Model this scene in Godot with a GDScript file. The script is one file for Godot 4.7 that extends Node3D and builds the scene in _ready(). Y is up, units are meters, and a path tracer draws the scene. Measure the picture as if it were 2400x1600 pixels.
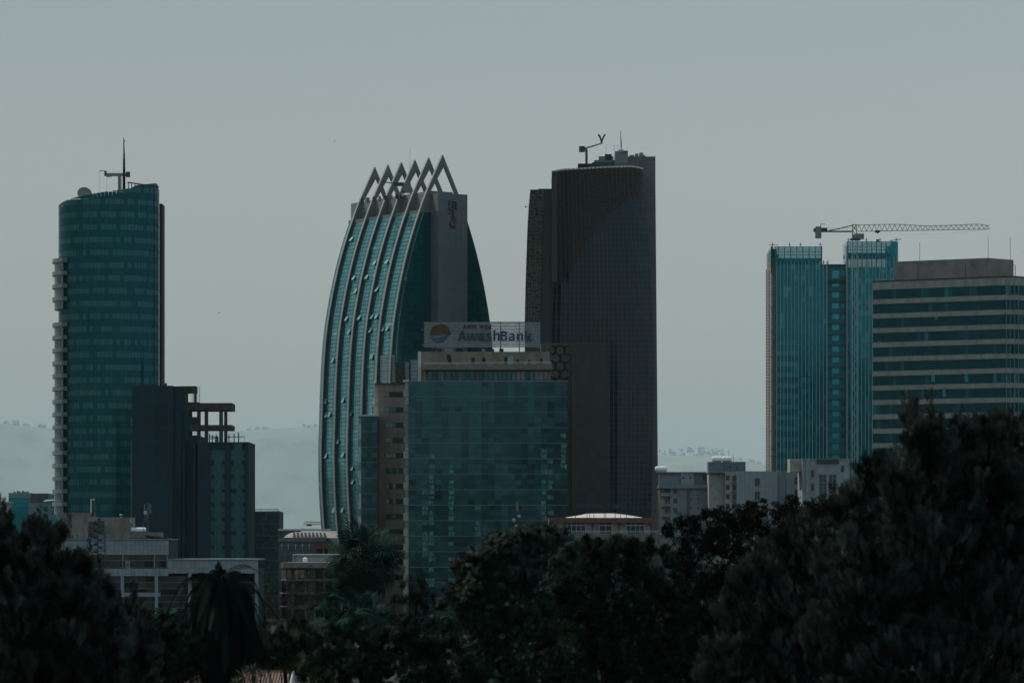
extends Node3D

# A hazy skyline seen through a long lens. K is the angle of one photograph pixel, HY the row of the horizon, EYE the height of the camera.
const K := 1.267e-4
const HY := 1275.0
const EYE := 22.0

var rng := RandomNumberGenerator.new()
var used := {}
var M := {}
var UNIT := BoxMesh.new()
var CYL := CylinderMesh.new()


class Geo:  # collects flat triangles; corners run clockwise seen from outside
	var v := PackedVector3Array()
	var n := PackedVector3Array()

	func tri(a: Vector3, b: Vector3, c: Vector3) -> void:
		var m := (c - a).cross(b - a).normalized()
		v.append_array([a, b, c])
		n.append_array([m, m, m])

	func quad(a: Vector3, b: Vector3, c: Vector3, d: Vector3) -> void:
		tri(a, b, c)
		tri(a, c, d)

	func hexa(p: Array) -> void:  # four corners of the near face (clockwise from lower left), then the far ones
		quad(p[0], p[1], p[2], p[3])
		quad(p[7], p[6], p[5], p[4])
		quad(p[1], p[5], p[6], p[2])
		quad(p[4], p[0], p[3], p[7])
		quad(p[4], p[5], p[1], p[0])
		quad(p[3], p[2], p[6], p[7])

	func span(x0: float, x1: float, y0: float, y1: float, z0: float, z1: float) -> void:  # z0 far, z1 near
		hexa([Vector3(x0, y0, z1), Vector3(x0, y1, z1), Vector3(x1, y1, z1), Vector3(x1, y0, z1), Vector3(x0, y0, z0), Vector3(x0, y1, z0), Vector3(x1, y1, z0), Vector3(x1, y0, z0)])

	func put(xf: Transform3D) -> void:  # a unit box so placed
		var c := []
		for q in [Vector3(-.5, -.5, .5), Vector3(-.5, .5, .5), Vector3(.5, .5, .5), Vector3(.5, -.5, .5), Vector3(-.5, -.5, -.5), Vector3(-.5, .5, -.5), Vector3(.5, .5, -.5), Vector3(.5, -.5, -.5)]:
			c.append(xf * q)
		hexa(c)

	func bar(a: Vector3, b: Vector3, w: float) -> void:  # a square bar
		var d := (b - a).normalized()
		var s := d.cross(Vector3.UP if absf(d.y) < .95 else Vector3.RIGHT).normalized() * w * .5
		var u := s.cross(d)
		hexa([a - s - u, a - s + u, a + s + u, a + s - u, b - s - u, b - s + u, b + s + u, b + s - u])

	func tube(pts: Array, r: Array, sides: int) -> void:  # round and smooth
		var rings := []
		for i in pts.size():
			var d: Vector3 = (pts[mini(i + 1, pts.size() - 1)] - pts[maxi(i - 1, 0)]).normalized()
			var s := d.cross(Vector3(.13, .2, 1).normalized()).normalized()
			var u := s.cross(d)
			var ring := []
			for k in sides:
				var t := TAU * k / sides
				ring.append(s * cos(t) + u * sin(t))
			rings.append(ring)
		for i in pts.size() - 1:
			for k in sides:
				var l := (k + 1) % sides
				var na: Vector3 = rings[i][k]
				var nb: Vector3 = rings[i][l]
				var nc: Vector3 = rings[i + 1][l]
				var nd: Vector3 = rings[i + 1][k]
				var a: Vector3 = pts[i] + na * r[i]
				var b: Vector3 = pts[i] + nb * r[i]
				var c: Vector3 = pts[i + 1] + nc * r[i + 1]
				var e: Vector3 = pts[i + 1] + nd * r[i + 1]
				v.append_array([a, c, b, a, e, c])
				n.append_array([na, nc, nb, na, nd, nc])

	func lathe(at: Vector3, prof: Array, sides: int, axis := Basis.IDENTITY) -> void:  # prof holds (radius, height), upwards
		for i in prof.size() - 1:
			var p: Vector2 = prof[i]
			var q: Vector2 = prof[i + 1]
			var slope := Vector2(q.y - p.y, p.x - q.x).normalized()
			for k in sides:
				var c0 := Vector2.from_angle(TAU * k / sides)
				var c1 := Vector2.from_angle(TAU * (k + 1) / sides)
				var n0: Vector3 = axis * Vector3(c0.x * slope.x, slope.y, c0.y * slope.x)
				var n1: Vector3 = axis * Vector3(c1.x * slope.x, slope.y, c1.y * slope.x)
				var a: Vector3 = at + axis * Vector3(c0.x * p.x, p.y, c0.y * p.x)
				var b: Vector3 = at + axis * Vector3(c1.x * p.x, p.y, c1.y * p.x)
				var c: Vector3 = at + axis * Vector3(c1.x * q.x, q.y, c1.y * q.x)
				var d: Vector3 = at + axis * Vector3(c0.x * q.x, q.y, c0.y * q.x)
				v.append_array([a, b, c, a, c, d])
				n.append_array([n0, n1, n1, n0, n1, n0])

	func prism(poly: PackedVector2Array, xf: Transform3D, deep: float) -> void:  # an outline in xf's x, y from z = 0 back to -deep
		var p := poly
		if Geometry2D.is_polygon_clockwise(p):
			p = p.duplicate()
			p.reverse()
		var t := Geometry2D.triangulate_polygon(p)
		var back := Vector3(0, 0, -deep)
		var up := xf.basis.determinant() > 0
		for i in range(0, t.size(), 3):
			var a := Vector3(p[t[i]].x, p[t[i]].y, 0)
			var b := Vector3(p[t[i + 1]].x, p[t[i + 1]].y, 0)
			var c := Vector3(p[t[i + 2]].x, p[t[i + 2]].y, 0)
			if ((b - a).cross(c - a).z > 0) == up:
				var w := b
				b = c
				c = w
			tri(xf * a, xf * b, xf * c)
			tri(xf * (a + back), xf * (c + back), xf * (b + back))
		for i in p.size():
			var a := Vector3(p[i].x, p[i].y, 0)
			var b := Vector3(p[(i + 1) % p.size()].x, p[(i + 1) % p.size()].y, 0)
			quad(xf * a, xf * b, xf * (b + back), xf * (a + back))

	func mesh(m: Material = null, into: ArrayMesh = null) -> ArrayMesh:
		var out := into if into else ArrayMesh.new()
		var a := []
		a.resize(Mesh.ARRAY_MAX)
		a[Mesh.ARRAY_VERTEX] = v
		a[Mesh.ARRAY_NORMAL] = n
		out.add_surface_from_arrays(Mesh.PRIMITIVE_TRIANGLES, a)
		if m:
			out.surface_set_material(out.get_surface_count() - 1, m)
		return out


class Site:  # a thing that stands D metres away; x() and y() turn rows and columns of the photograph into its own metres
	var node: Node3D
	var o: Vector3
	var D: float
	var owner

	func x(px: float, z := 0.0) -> float:
		return (px - 1200.0) * owner.K * (D - z) - o.x

	func y(py: float, z := 0.0) -> float:
		return owner.EYE + (owner.HY - py) * owner.K * (D - z) - o.y

	func p(px: float, py: float, z := 0.0) -> Vector3:
		return Vector3(x(px, z), y(py, z), z)

	func bx(called: String, px0: float, px1: float, py0: float, py1: float, near: float, far: float, m: Material, parent: Node3D = null) -> MeshInstance3D:  # a box part whose near face fills that rectangle
		var q := MeshInstance3D.new()
		q.mesh = owner.UNIT
		q.material_override = m
		q.name = called
		q.transform = box_xf(px0, px1, py0, py1, near, far)
		if parent and parent != node:
			parent.add_child(q, true)
			q.transform = parent.transform.affine_inverse() * q.transform
		else:
			node.add_child(q, true)
		return q

	func box_xf(px0: float, px1: float, py0: float, py1: float, near: float, far: float) -> Transform3D:
		var a := p(px0, py1, near)
		var b := p(px1, py0, near)
		if py1 >= 1360.0 and py0 < 1345.0:  # walls go down to the ground
			a.y = -o.y
		return Transform3D(Basis.from_scale(Vector3(b.x - a.x, b.y - a.y, near - far)), Vector3((a.x + b.x) / 2, (a.y + b.y) / 2, (near + far) / 2))

	func add(called: String, g: Geo, m: Material, parent: Node3D = null, stuff := false) -> MeshInstance3D:
		var q := MeshInstance3D.new()
		q.mesh = g.mesh()
		q.material_override = m
		q.name = called
		if stuff:
			q.set_meta("kind", "stuff")
		(parent if parent else node).add_child(q, true)
		return q

	func bar(called: String, pts: Array, w: float, m: Material, parent: Node3D = null) -> MeshInstance3D:  # joined square bars through points of the photograph (x, y, z)
		var g := Geo.new()
		for i in pts.size() - 1:
			g.bar(p(pts[i].x, pts[i].y, pts[i].z), p(pts[i + 1].x, pts[i + 1].y, pts[i + 1].z), w)
		return add(called, g, m, parent)


class Face:  # an upright wall of a site: u runs along it, v up, n out of it
	var s: Site
	var o: Vector3
	var ux: Vector3
	var nn: Vector3

	func u(px: float, n := 0.0) -> float:
		var K: float = s.owner.K
		var q := o + nn * n
		return ((px - 1200.0) * K * (s.D - q.z) - (q.x + s.o.x)) / (ux.x + (px - 1200.0) * K * ux.z)

	func v(py: float, uu: float, n := 0.0) -> float:
		return s.owner.EYE + (s.owner.HY - py) * s.owner.K * (s.D - o.z - ux.z * uu - nn.z * n) - s.o.y

	func at(uu: float, vv: float, n := 0.0) -> Vector3:
		return o + ux * uu + nn * n + Vector3(0, vv, 0)

	func xf(u0: float, u1: float, v0: float, v1: float, near: float, far: float) -> Transform3D:
		return Transform3D(Basis(ux * (u1 - u0), Vector3(0, v1 - v0, 0), nn * (near - far)), at((u0 + u1) / 2, (v0 + v1) / 2, (near + far) / 2))

	func bx(called: String, u0: float, u1: float, v0: float, v1: float, near: float, far: float, m: Material) -> MeshInstance3D:
		var q := MeshInstance3D.new()
		q.mesh = s.owner.UNIT
		q.material_override = m
		q.name = called
		q.transform = xf(u0, u1, v0, v1, near, far)
		s.node.add_child(q, true)
		return q

	func basis() -> Basis:
		return Basis(ux, Vector3.UP, nn)


func face(s: Site, o: Vector3, ux: Vector3) -> Face:
	var f := Face.new()
	f.s = s
	f.o = o
	f.ux = ux.normalized()
	f.nn = f.ux.cross(Vector3.UP)
	return f


func curve(knots: Array, x: float) -> float:  # a smooth line through (x, y) knots
	if x <= knots[0][0]:
		return knots[0][1]
	for i in knots.size() - 1:
		if x <= knots[i + 1][0]:
			var a: Array = knots[i]
			var b: Array = knots[i + 1]
			var pre: Array = knots[maxi(i - 1, 0)]
			var post: Array = knots[mini(i + 2, knots.size() - 1)]
			return cubic_interpolate_in_time(a[1], b[1], pre[1], post[1], (x - a[0]) / float(b[0] - a[0]), 1.0, (pre[0] - a[0]) / float(b[0] - a[0]), (post[0] - a[0]) / float(b[0] - a[0]))
	return knots[-1][1]


func site(called: String, label: String, category: String, px: float, D: float, group := "", base := 0.0) -> Site:
	var s := Site.new()
	s.owner = self
	s.D = D
	s.o = Vector3((px - 1200.0) * K * D, base, -D)
	s.node = Node3D.new()
	s.node.name = numbered(called)
	add_child(s.node)
	s.node.position = s.o
	tag(s.node, label, category, group)
	return s


func tag(o: Node3D, label: String, category: String, group := "") -> void:
	o.set_meta("label", label)
	o.set_meta("category", category)
	if group:
		o.set_meta("group", group)


func numbered(called: String) -> String:
	if not used.has(called):
		used[called] = 0
		return called
	used[called] += 1
	return "%s_%03d" % [called, used[called]]


func structure(called: String, mesh: Mesh, m: Material, at := Vector3.ZERO) -> MeshInstance3D:
	var q := MeshInstance3D.new()
	q.mesh = mesh
	q.material_override = m
	q.name = called
	q.position = at
	q.set_meta("kind", "structure")
	add_child(q, true)
	return q


func tiles(s: Site, called: String, xfs: Array, mats: Array, pick: Array, cap := 290, parent: Node3D = null) -> void:  # alike pieces: the first ones as parts that share one box, the rest joined into one part
	var to: Node3D = parent if parent else s.node
	for i in mini(cap, xfs.size()):
		var q := MeshInstance3D.new()
		q.mesh = UNIT
		q.material_override = mats[pick[i % pick.size()]]
		q.name = called
		q.transform = xfs[i]
		to.add_child(q, true)
	if xfs.size() <= cap:
		return
	var g := []
	for m in mats:
		g.append(Geo.new())
	for i in range(cap, xfs.size()):
		g[pick[i % pick.size()]].put(xfs[i])
	var am := ArrayMesh.new()
	for k in mats.size():
		if g[k].v.size():
			g[k].mesh(mats[k], am)
	var r := MeshInstance3D.new()
	r.mesh = am
	r.name = called
	r.set_meta("kind", "stuff")
	to.add_child(r, true)


func picks(count: int, weights: Array) -> Array:  # a seeded choice of materials
	var total := 0.0
	for w in weights:
		total += w
	var out := []
	for i in count:
		var t := rng.randf() * total
		var k := 0
		while k < weights.size() - 1 and t > weights[k]:
			t -= weights[k]
			k += 1
		out.append(k)
	return out


func L(r: float, g: float, b: float) -> Color:  # real-world base colours are linear
	return Color(r, g, b).linear_to_srgb()


func mat(r: float, g: float, b: float, rough := .85, metal := 0.0, spec := .5) -> StandardMaterial3D:
	var m := StandardMaterial3D.new()
	m.albedo_color = L(r, g, b)
	m.roughness = rough
	m.metallic = metal
	m.metallic_specular = spec
	return m


func worn(r: float, g: float, b: float, size: float, depth := .35, rough := .9, tall := 1.0) -> StandardMaterial3D:  # a wall with soft stains; size in metres, tall > 1 draws them out downwards
	var m := mat(r, g, b, rough)
	m.albedo_texture = stains(snappedf(depth * .62, .05))
	size *= 2.6
	m.uv1_triplanar = true
	m.uv1_world_triplanar = true
	m.uv1_scale = Vector3(1.0 / size, 1.0 / (size * tall), 1.0 / size)
	return m


var stain_cache := {}
func stains(depth: float) -> Texture2D:
	if stain_cache.has(depth):
		return stain_cache[depth]
	var f := FastNoiseLite.new()
	f.seed = 11
	f.frequency = .012
	f.fractal_octaves = 5
	f.fractal_gain = .6
	var t := NoiseTexture2D.new()
	t.noise = f
	t.width = 512
	t.height = 512
	t.seamless = true
	var ramp := Gradient.new()
	ramp.offsets = PackedFloat32Array([.1, .5, .85])
	ramp.colors = PackedColorArray([Color(1, 1, 1) * (1.0 - depth), Color(.93, .93, .93), Color(1, 1, 1)])
	for i in 3:
		var c := ramp.colors[i]
		c.a = 1
		ramp.set_color(i, c)
	t.color_ramp = ramp
	stain_cache[depth] = t
	return t


func lettering(s: Site, called: String, text: String, at: Vector3, height: float, width: float, deep: float, m: Material, bold := true, turn := Basis.IDENTITY, parent: Node3D = null) -> MeshInstance3D:  # raised letters, their left foot at that point
	var f := SystemFont.new()
	f.font_names = PackedStringArray(["Droid Sans"])
	f.font_weight = 700 if bold else 400
	var t := TextMesh.new()
	t.text = text
	t.font = f
	t.font_size = 64
	t.pixel_size = .01
	t.depth = .1
	t.curve_step = 4
	var b := t.get_aabb()
	var q := MeshInstance3D.new()
	q.mesh = t
	q.material_override = m
	q.name = called
	var k := Vector3(width / maxf(b.size.x, .001), height / maxf(b.size.y, .001), deep / .1)
	q.transform = Transform3D(turn, at) * Transform3D(Basis.from_scale(k), -b.position * k)
	(parent if parent else s.node).add_child(q, true)
	return q


func _ready() -> void:
	rng.seed = 4
	light_and_lens()
	materials()
	land()
	skyline()
	trees()


func light_and_lens() -> void:
	var c := Camera3D.new()
	c.projection = Camera3D.PROJECTION_FRUSTUM
	c.near = 1.0
	c.far = 260000.0
	c.size = 1600.0 * K * c.near
	c.frustum_offset = Vector2(0, (HY - 800.0) * K * c.near)
	c.position = Vector3(0, EYE, 0)
	add_child(c)
	var sky := PanoramaSkyMaterial.new()
	sky.panorama = hazy_sky()
	var e := Environment.new()
	e.background_mode = Environment.BG_SKY
	e.sky = Sky.new()
	e.sky.sky_material = sky
	e.tonemap_mode = Environment.TONE_MAPPER_LINEAR
	e.tonemap_exposure = .67
	e.fog_enabled = true
	e.fog_density = .0000125
	e.fog_light_color = Color(.87, .985, 1.0)
	e.sdfgi_enabled = true
	e.ssao_enabled = true
	e.ssil_enabled = true
	var lens := CameraAttributesPhysical.new()
	lens.frustum_focal_length = 250.0
	lens.exposure_aperture = 4.0
	lens.frustum_focus_distance = 1000.0
	lens.frustum_near = 1.0
	lens.frustum_far = 260000.0
	var w := WorldEnvironment.new()
	w.environment = e
	w.camera_attributes = lens
	add_child(w)
	var sun := DirectionalLight3D.new()
	sun.light_energy = 1.6
	sun.light_color = Color(1, .95, .88)
	sun.light_angular_distance = .53
	sun.shadow_enabled = true
	sun.look_at_from_position(Vector3.ZERO, Vector3(.52, -.80, .34))
	add_child(sun)


func hazy_sky() -> ImageTexture:  # clear of cloud: dull at the horizon, palest a little above it, bluer overhead, and a wide glow round the sun
	var w := 720
	var tall := 360
	var im := Image.create_empty(w, tall, false, Image.FORMAT_RGBAF)
	var steps := [[-90.0, Vector3(.10, .12, .115)], [-1.0, Vector3(.30, .34, .33)], [0.0, Vector3(.73, .66, .62)], [3.0, Vector3(.79, .77, .745)], [6.0, Vector3(.77, .81, .80)], [9.5, Vector3(.64, .748, .785)], [25.0, Vector3(.41, .60, .72)], [60.0, Vector3(.24, .45, .57)], [90.0, Vector3(.20, .42, .55)]]
	var sun := Vector3(-.52, .80, -.34).normalized()
	for j in tall:
		var el := 90.0 - (j + .5) * 180.0 / tall
		var c := Vector3.ZERO
		for i in steps.size() - 1:
			if el >= steps[i][0] and el <= steps[i + 1][0]:
				c = (steps[i][1] as Vector3).lerp(steps[i + 1][1], smoothstep(0.0, 1.0, (el - steps[i][0]) / (steps[i + 1][0] - steps[i][0])) * .5 + .5 * (el - steps[i][0]) / (steps[i + 1][0] - steps[i][0]))
		for i in w:
			var az := ((i + .5) / w - .5) * TAU
			var d := Vector3(sin(az) * cos(deg_to_rad(el)), sin(deg_to_rad(el)), -cos(az) * cos(deg_to_rad(el)))
			var near := clampf(d.dot(sun), -1.0, 1.0)
			var k := 1.0 + (.30 * (near - .5) + .5 * pow(maxf(near, 0.0), 24.0) if el > -1.0 else 0.0)
			im.set_pixel(i, j, Color(c.x * k, c.y * k, c.z * k, 1))
	return ImageTexture.create_from_image(im)


func materials() -> void:
	M.concrete = worn(.27, .255, .235, 9.0, .45, .9, 3.0)
	M.dark_concrete = worn(.007, .038, .052, 20.0, .3, .9, 2.0)
	M.raw = worn(.062, .060, .058, 6.0, .5, .95)
	M.beige = worn(.23, .19, .15, 12.0, .3, .9, 3.0)
	M.white = worn(.55, .56, .56, 10.0, .25, .8, 3.0)
	M.panel = mat(.20, .24, .265, .5)
	M.panel2 = mat(.18, .22, .245, .5)
	M.panel3 = mat(.22, .26, .285, .55)
	M.steel = mat(.16, .19, .20, .55, .3)
	M.dark_steel = mat(.035, .05, .055, .6, .2)
	M.joint = mat(.04, .045, .05, .9)
	M.rail = mat(.42, .45, .46, .5, .3)
	M.roof_white = mat(.50, .49, .46, .6)
	M.tank = mat(.75, .76, .76, .4)
	M.flat_panel = mat(.25, .29, .315, .6)
	M.flat_panel2 = mat(.235, .275, .30, .6)
	M.black_glass = mat(.006, .012, .016, .08, .1)
	M.void = mat(.012, .016, .018, .9)


func land() -> void:
	var g := Geo.new()  # one sheet out to the horizon
	var far := 130000.0
	g.quad(Vector3(-far, 0, 3000), Vector3(-far, 0, -far), Vector3(far, 0, -far), Vector3(far, 0, 3000))
	var m := worn(.05, .055, .042, 260.0, .5, .95)
	structure("ground", g.mesh(), m)
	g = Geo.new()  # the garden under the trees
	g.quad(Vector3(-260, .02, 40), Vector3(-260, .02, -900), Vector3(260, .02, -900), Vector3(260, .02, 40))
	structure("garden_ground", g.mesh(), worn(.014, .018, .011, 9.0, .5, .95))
	hills()


func hills() -> void:
	var f := FastNoiseLite.new()
	f.seed = 5
	f.frequency = .00009
	f.fractal_octaves = 5
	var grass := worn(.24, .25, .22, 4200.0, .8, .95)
	for r in [[0, 90000.0, 12000.0], [1, 102000.0, 9000.0]]:
		var D: float = r[1]
		var st := SurfaceTool.new()
		st.begin(Mesh.PRIMITIVE_TRIANGLES)
		st.set_smooth_group(0)
		var nx := 130
		var nz := 26
		for j in nz + 1:
			for i in nx + 1:
				var px: float = lerpf(-900, 3300, i / float(nx))
				var t := j / float(nz)  # 0 at the foot, 0.7 at the crest
				var d: float = D - r[2] * (.7 - t)
				var x := (px - 1200) * K * D
				var top: float = crest(px, r[0])
				var crown := EYE + (HY - top) * K * D
				var q := t / .7
				var h := crown * (smoothstep(0.0, 1.0, q) if q < 1 else 1.0 - .5 * pow(q - 1.0, 1.3) * 2.0)
				h += f.get_noise_2d(x, d * 1.4) * crown * .16 * (4 * q * (1 - q) if q < 1 else 0.0)
				st.set_uv(Vector2(px, t))
				st.add_vertex(Vector3(x, h - 2.0, -d))
		for j in nz:
			for i in nx:
				var a := j * (nx + 1) + i
				for k in [a, a + nx + 1, a + nx + 2, a, a + nx + 2, a + 1]:
					st.add_index(k)
		st.generate_normals()
		structure("hills" if r[0] == 0 else "far_hills", st.commit(), grass)


func crest(px: float, which: int) -> float:  # the row of the ridge line over a column of the photograph
	var knots := [[-900, 1010], [-200, 985], [0, 992], [60, 998], [140, 1006], [330, 1004], [560, 1010], [640, 1004], [740, 1001], [900, 1012], [1200, 1048], [1500, 1064], [1600, 1068], [1690, 1066], [1745, 1082], [1800, 1090], [2000, 1105], [2400, 1120], [3300, 1130]]
	if which == 1:
		knots = [[-900, 990], [200, 1030], [600, 1050], [1200, 1092], [1700, 1098], [2300, 1100], [3300, 1090]]
	for i in knots.size() - 1:
		if px <= knots[i + 1][0]:
			return lerpf(knots[i][1], knots[i + 1][1], smoothstep(0.0, 1.0, (px - knots[i][0]) / float(knots[i + 1][0] - knots[i][0])))
	return knots[-1][1]
func skyline() -> void:
	round_tower()
	dark_tower()
	finned_tower()
	national_tower()
	sign_block()
	beige_block()
	net_towers()
	banded_office()
	white_flats()
	low_left()
	low_middle()
	mirrored_blocks()


func round_tower() -> void:
	var s := site("round_glass_tower", "round teal glass tower with slanted roof and grey balconies down its left edge", "tower", 254, 1030)
	var b := 11.0
	var a := (s.x(372, -b) - s.x(137, -b)) / 2
	var cx := (s.x(372, -b) + s.x(137, -b)) / 2
	var cz := -b
	var tops := [[120, 484], [137, 481], [150, 474], [170, 466], [200, 459], [254, 449], [300, 443], [340, 438.5], [365, 437], [380, 438]]
	var at := func(t: float, grow: float) -> Vector3: return Vector3(cx + (a + grow) * cos(t), 0, cz + (b + grow) * sin(t))
	var col := func(t: float) -> float: return 254.5 + 117.5 * cos(t)
	M.teal_dark = mat(.0015, .066, .082, .14, .3, .25)
	M.teal_dark2 = mat(.002, .076, .090, .16, .3, .25)
	M.teal_pane = mat(.010, .105, .118, .15, .35, .35)
	M.teal_pane2 = mat(.018, .118, .128, .2, .3, .35)
	M.teal_pane3 = mat(.028, .108, .115, .25, .2, .35)
	M.balcony = worn(.17, .22, .225, 5.0, .3, .8)
	M.slab_brown = worn(.05, .042, .046, 8.0, .3, .9)
	# the shaft behind the panes, cut off on a slant
	var g := Geo.new()
	var cap := Geo.new()
	var n := 64
	for i in n:
		var t0 := TAU * i / n
		var t1 := TAU * (i + 1) / n
		var p0: Vector3 = at.call(t0, -.2)
		var p1: Vector3 = at.call(t1, -.2)
		var h0 := s.y(curve(tops, col.call(t0)), p0.z) - 1.2
		var h1 := s.y(curve(tops, col.call(t1)), p1.z) - 1.2
		if sin(t0) < 0:
			h0 += 2.2 * smoothstep(0.0, .35, -sin(t0)) * smoothstep(.25, .45, cos(t0))
		if sin(t1) < 0:
			h1 += 2.2 * smoothstep(0.0, .35, -sin(t1)) * smoothstep(.25, .45, cos(t1))
		g.quad(p1, p1 + Vector3(0, h1, 0), p0 + Vector3(0, h0, 0), p0)
		cap.tri(Vector3(cx, s.y(462, cz), cz), p0 + Vector3(0, h0 - 2.4, 0), p1 + Vector3(0, h1 - 2.4, 0))
	s.add("shaft", g, M.teal_dark)
	s.add("roof", cap, M.dark_steel)
	# panes, floor by floor, those that face the camera first
	var win := []
	var span := []
	var cols := 46
	var order := range(cols)
	order.sort_custom(func(i, j): return absi(i * 2 + 1 - cols) < absi(j * 2 + 1 - cols))
	for i: int in order:
		var t0 := PI * (1.12 * i / cols - .06)
		var t1 := PI * (1.12 * (i + 1) / cols - .06)
		var tm := (t0 + t1) / 2
		var p: Vector3 = at.call(tm, 0.0)
		var w: float = at.call(t0, 0.0).distance_to(at.call(t1, 0.0)) - .09
		var out := Vector3(cos(tm) / a, 0, sin(tm) / b).normalized()
		var bs := Basis(Vector3.UP.cross(out), Vector3.UP, out)
		var top := s.y(curve(tops, col.call(tm)), p.z)
		for j in range(-6, 25):
			var y0 := s.y(613 + 29.9 * j + 15, 0)
			var y1 := minf(s.y(613 + 29.9 * j + 1.2, 0), top)
			var y2 := s.y(613 + 29.9 * (j + 1) + .6, 0)
			if y1 > y0 + .3:
				win.append(Transform3D(bs.scaled_local(Vector3(w, y1 - y0 - .08, .12)), p + Vector3(0, (y0 + y1) / 2, 0)))
			if minf(y0, top) > y2 + .2:
				span.append(Transform3D(bs.scaled_local(Vector3(w + .03, minf(y0, top) - y2 - .06, .12)), p + Vector3(0, (minf(y0, top) + y2) / 2, 0)))
	tiles(s, "window_pane", win, [M.teal_pane, M.teal_pane2, M.teal_dark2, M.teal_pane3], picks(win.size(), [6, 1.2, 2, .5]))
	tiles(s, "spandrel_pane", span, [M.teal_dark, M.teal_dark2], picks(span.size(), [5, 1]), 150)
	# curved balconies down the left edge, with paler glazing behind
	var ring := func(gg: Geo, r0: float, r1: float, y0: float, y1: float, from: float, to: float, k: int) -> void:
		for i in k:
			var t0 := lerpf(from, to, i / float(k))
			var t1 := lerpf(from, to, (i + 1) / float(k))
			var q := [at.call(t1, r1), at.call(t0, r1), at.call(t1, r0), at.call(t0, r0)]
			var lo := Vector3(0, y0, 0)
			var hi := Vector3(0, y1, 0)
			gg.quad(q[0] + lo, q[0] + hi, q[1] + hi, q[1] + lo)
			gg.quad(q[3] + lo, q[3] + hi, q[2] + hi, q[2] + lo)
			gg.quad(q[0] + hi, q[2] + hi, q[3] + hi, q[1] + hi)
			gg.quad(q[2] + lo, q[0] + lo, q[1] + lo, q[3] + lo)
		for e in [from, to]:
			var c: Vector3 = at.call(e, r0)
			var d: Vector3 = at.call(e, r1)
			gg.quad(c + Vector3(0, y0, 0), c + Vector3(0, y1, 0), d + Vector3(0, y1, 0), d + Vector3(0, y0, 0))
	var grey := []
	for j in [0, 1, 2, 3, 5, 6, 7, 8, 9, 10, 11, 12, 13, 14, 15, 16, 17, 18, 19]:
		var gb := Geo.new()
		var top := s.y(609 + 29.9 * j, -b)
		ring.call(gb, -.1, 1.95, top - 1.25, top, PI * .78, PI * 1.3, 14)
		s.add("balcony", gb, M.balcony)
		for i in 12:
			var t := lerpf(PI * .785, PI * 1.2, (i + .5) / 12.0)
			var p: Vector3 = at.call(t, 1.25)
			var out := Vector3(cos(t) / a, 0, sin(t) / b).normalized()
			grey.append(Transform3D(Basis(Vector3.UP.cross(out), Vector3.UP, out).scaled_local(Vector3(1.3, 2.5, .12)), p + Vector3(0, top - 2.55, 0)))
	M.pane_grey = mat(.085, .115, .12, .2, .2, .6)
	M.pane_grey2 = mat(.10, .135, .14, .3, .1, .6)
	tiles(s, "balcony_pane", grey, [M.pane_grey, M.pane_grey2, M.teal_pane3], picks(grey.size(), [3, 2, 1]))
	s.bx("service_shaft", 360, 379, 477, 1450, -16, -24, M.slab_brown)
	# the frame that rises behind the cut at the back
	var fr := Geo.new()
	for i in 10:
		var px := 300 + i * 7.6
		fr.bar(s.p(px, 446, -15), s.p(px, 428 + i, -15), .25)
	fr.bar(s.p(298, 427, -15), s.p(372, 438, -15), .35)
	s.add("roof_frame", fr, M.dark_steel)
	var rp := Geo.new()
	rp.bar(s.p(290, 447, -12), s.p(345, 440, -12), 1.0)
	s.add("roof_ledge", rp, M.raw)
	# on its roof
	var d := site("satellite_dish", "large round satellite dish on the slanted roof of the round tower", "satellite dish", 197, 1034, "", s.y(472) - 1)
	var gd := Geo.new()
	gd.lathe(d.p(197, 455), [Vector2(.02, -.5), Vector2(.9, -.42), Vector2(1.7, -.1), Vector2(2.3, .35), Vector2(2.25, .45), Vector2(1.6, 0), Vector2(.02, -.38)], 24, Basis.from_euler(Vector3(1.15, .3, 0)))
	d.add("reflector", gd, mat(.20, .20, .205, .7))
	d.bar("feed_arm", [Vector3(197, 455, 0), Vector3(193, 452, 2.2)], .12, M.steel)
	d.bx("stand", 192, 202, 462, 474, -.2, -1.2, M.dark_steel)
	var c := site("roof_crane", "small grey maintenance crane with lattice mast on the round tower", "roof crane", 282, 1036, "", s.y(448) - 2)
	c.bx("mast", 275.5, 282, 412, 452, .4, -.4, M.steel)
	c.bx("jib", 247, 300, 405.5, 412.5, .3, -.3, M.steel)
	c.bx("counterweight", 294, 303, 402, 414, .7, -.7, M.dark_steel)
	c.bx("cradle_arm", 243.5, 248.5, 400, 412, .3, -.3, M.dark_steel)
	c.bar("hook_arm", [Vector3(246, 401, 0), Vector3(238, 400, 0), Vector3(231.5, 400.5, 0)], .2, M.steel)
	c.bar("brace", [Vector3(249, 413, 0), Vector3(262, 412, 0)], .5, M.steel)
	for i in 5:
		c.bar("rail_post", [Vector3(252 + i * 6.2, 405, 0), Vector3(252 + i * 6.2, 401, 0)], .12, M.rail)
	for i in 8:
		c.bar("rung", [Vector3(282, 416 + i * 4, 0), Vector3(288, 416 + i * 4, 0)], .1, M.steel)
	c.bar("ladder_rail", [Vector3(285, 412, 0), Vector3(284, 450, 0)], .1, M.steel)
	for x in [233, 249]:
		c.bar("hoist_cable", [Vector3(x, 402, 0), Vector3(x, 455, 0)], .05, M.dark_steel)
	var an := site("antenna_mast", "tall thin stepped antenna mast rising beside the crane on the round tower", "antenna", 289.5, 1036, "", s.y(448) - 2)
	var ga := Geo.new()
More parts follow.
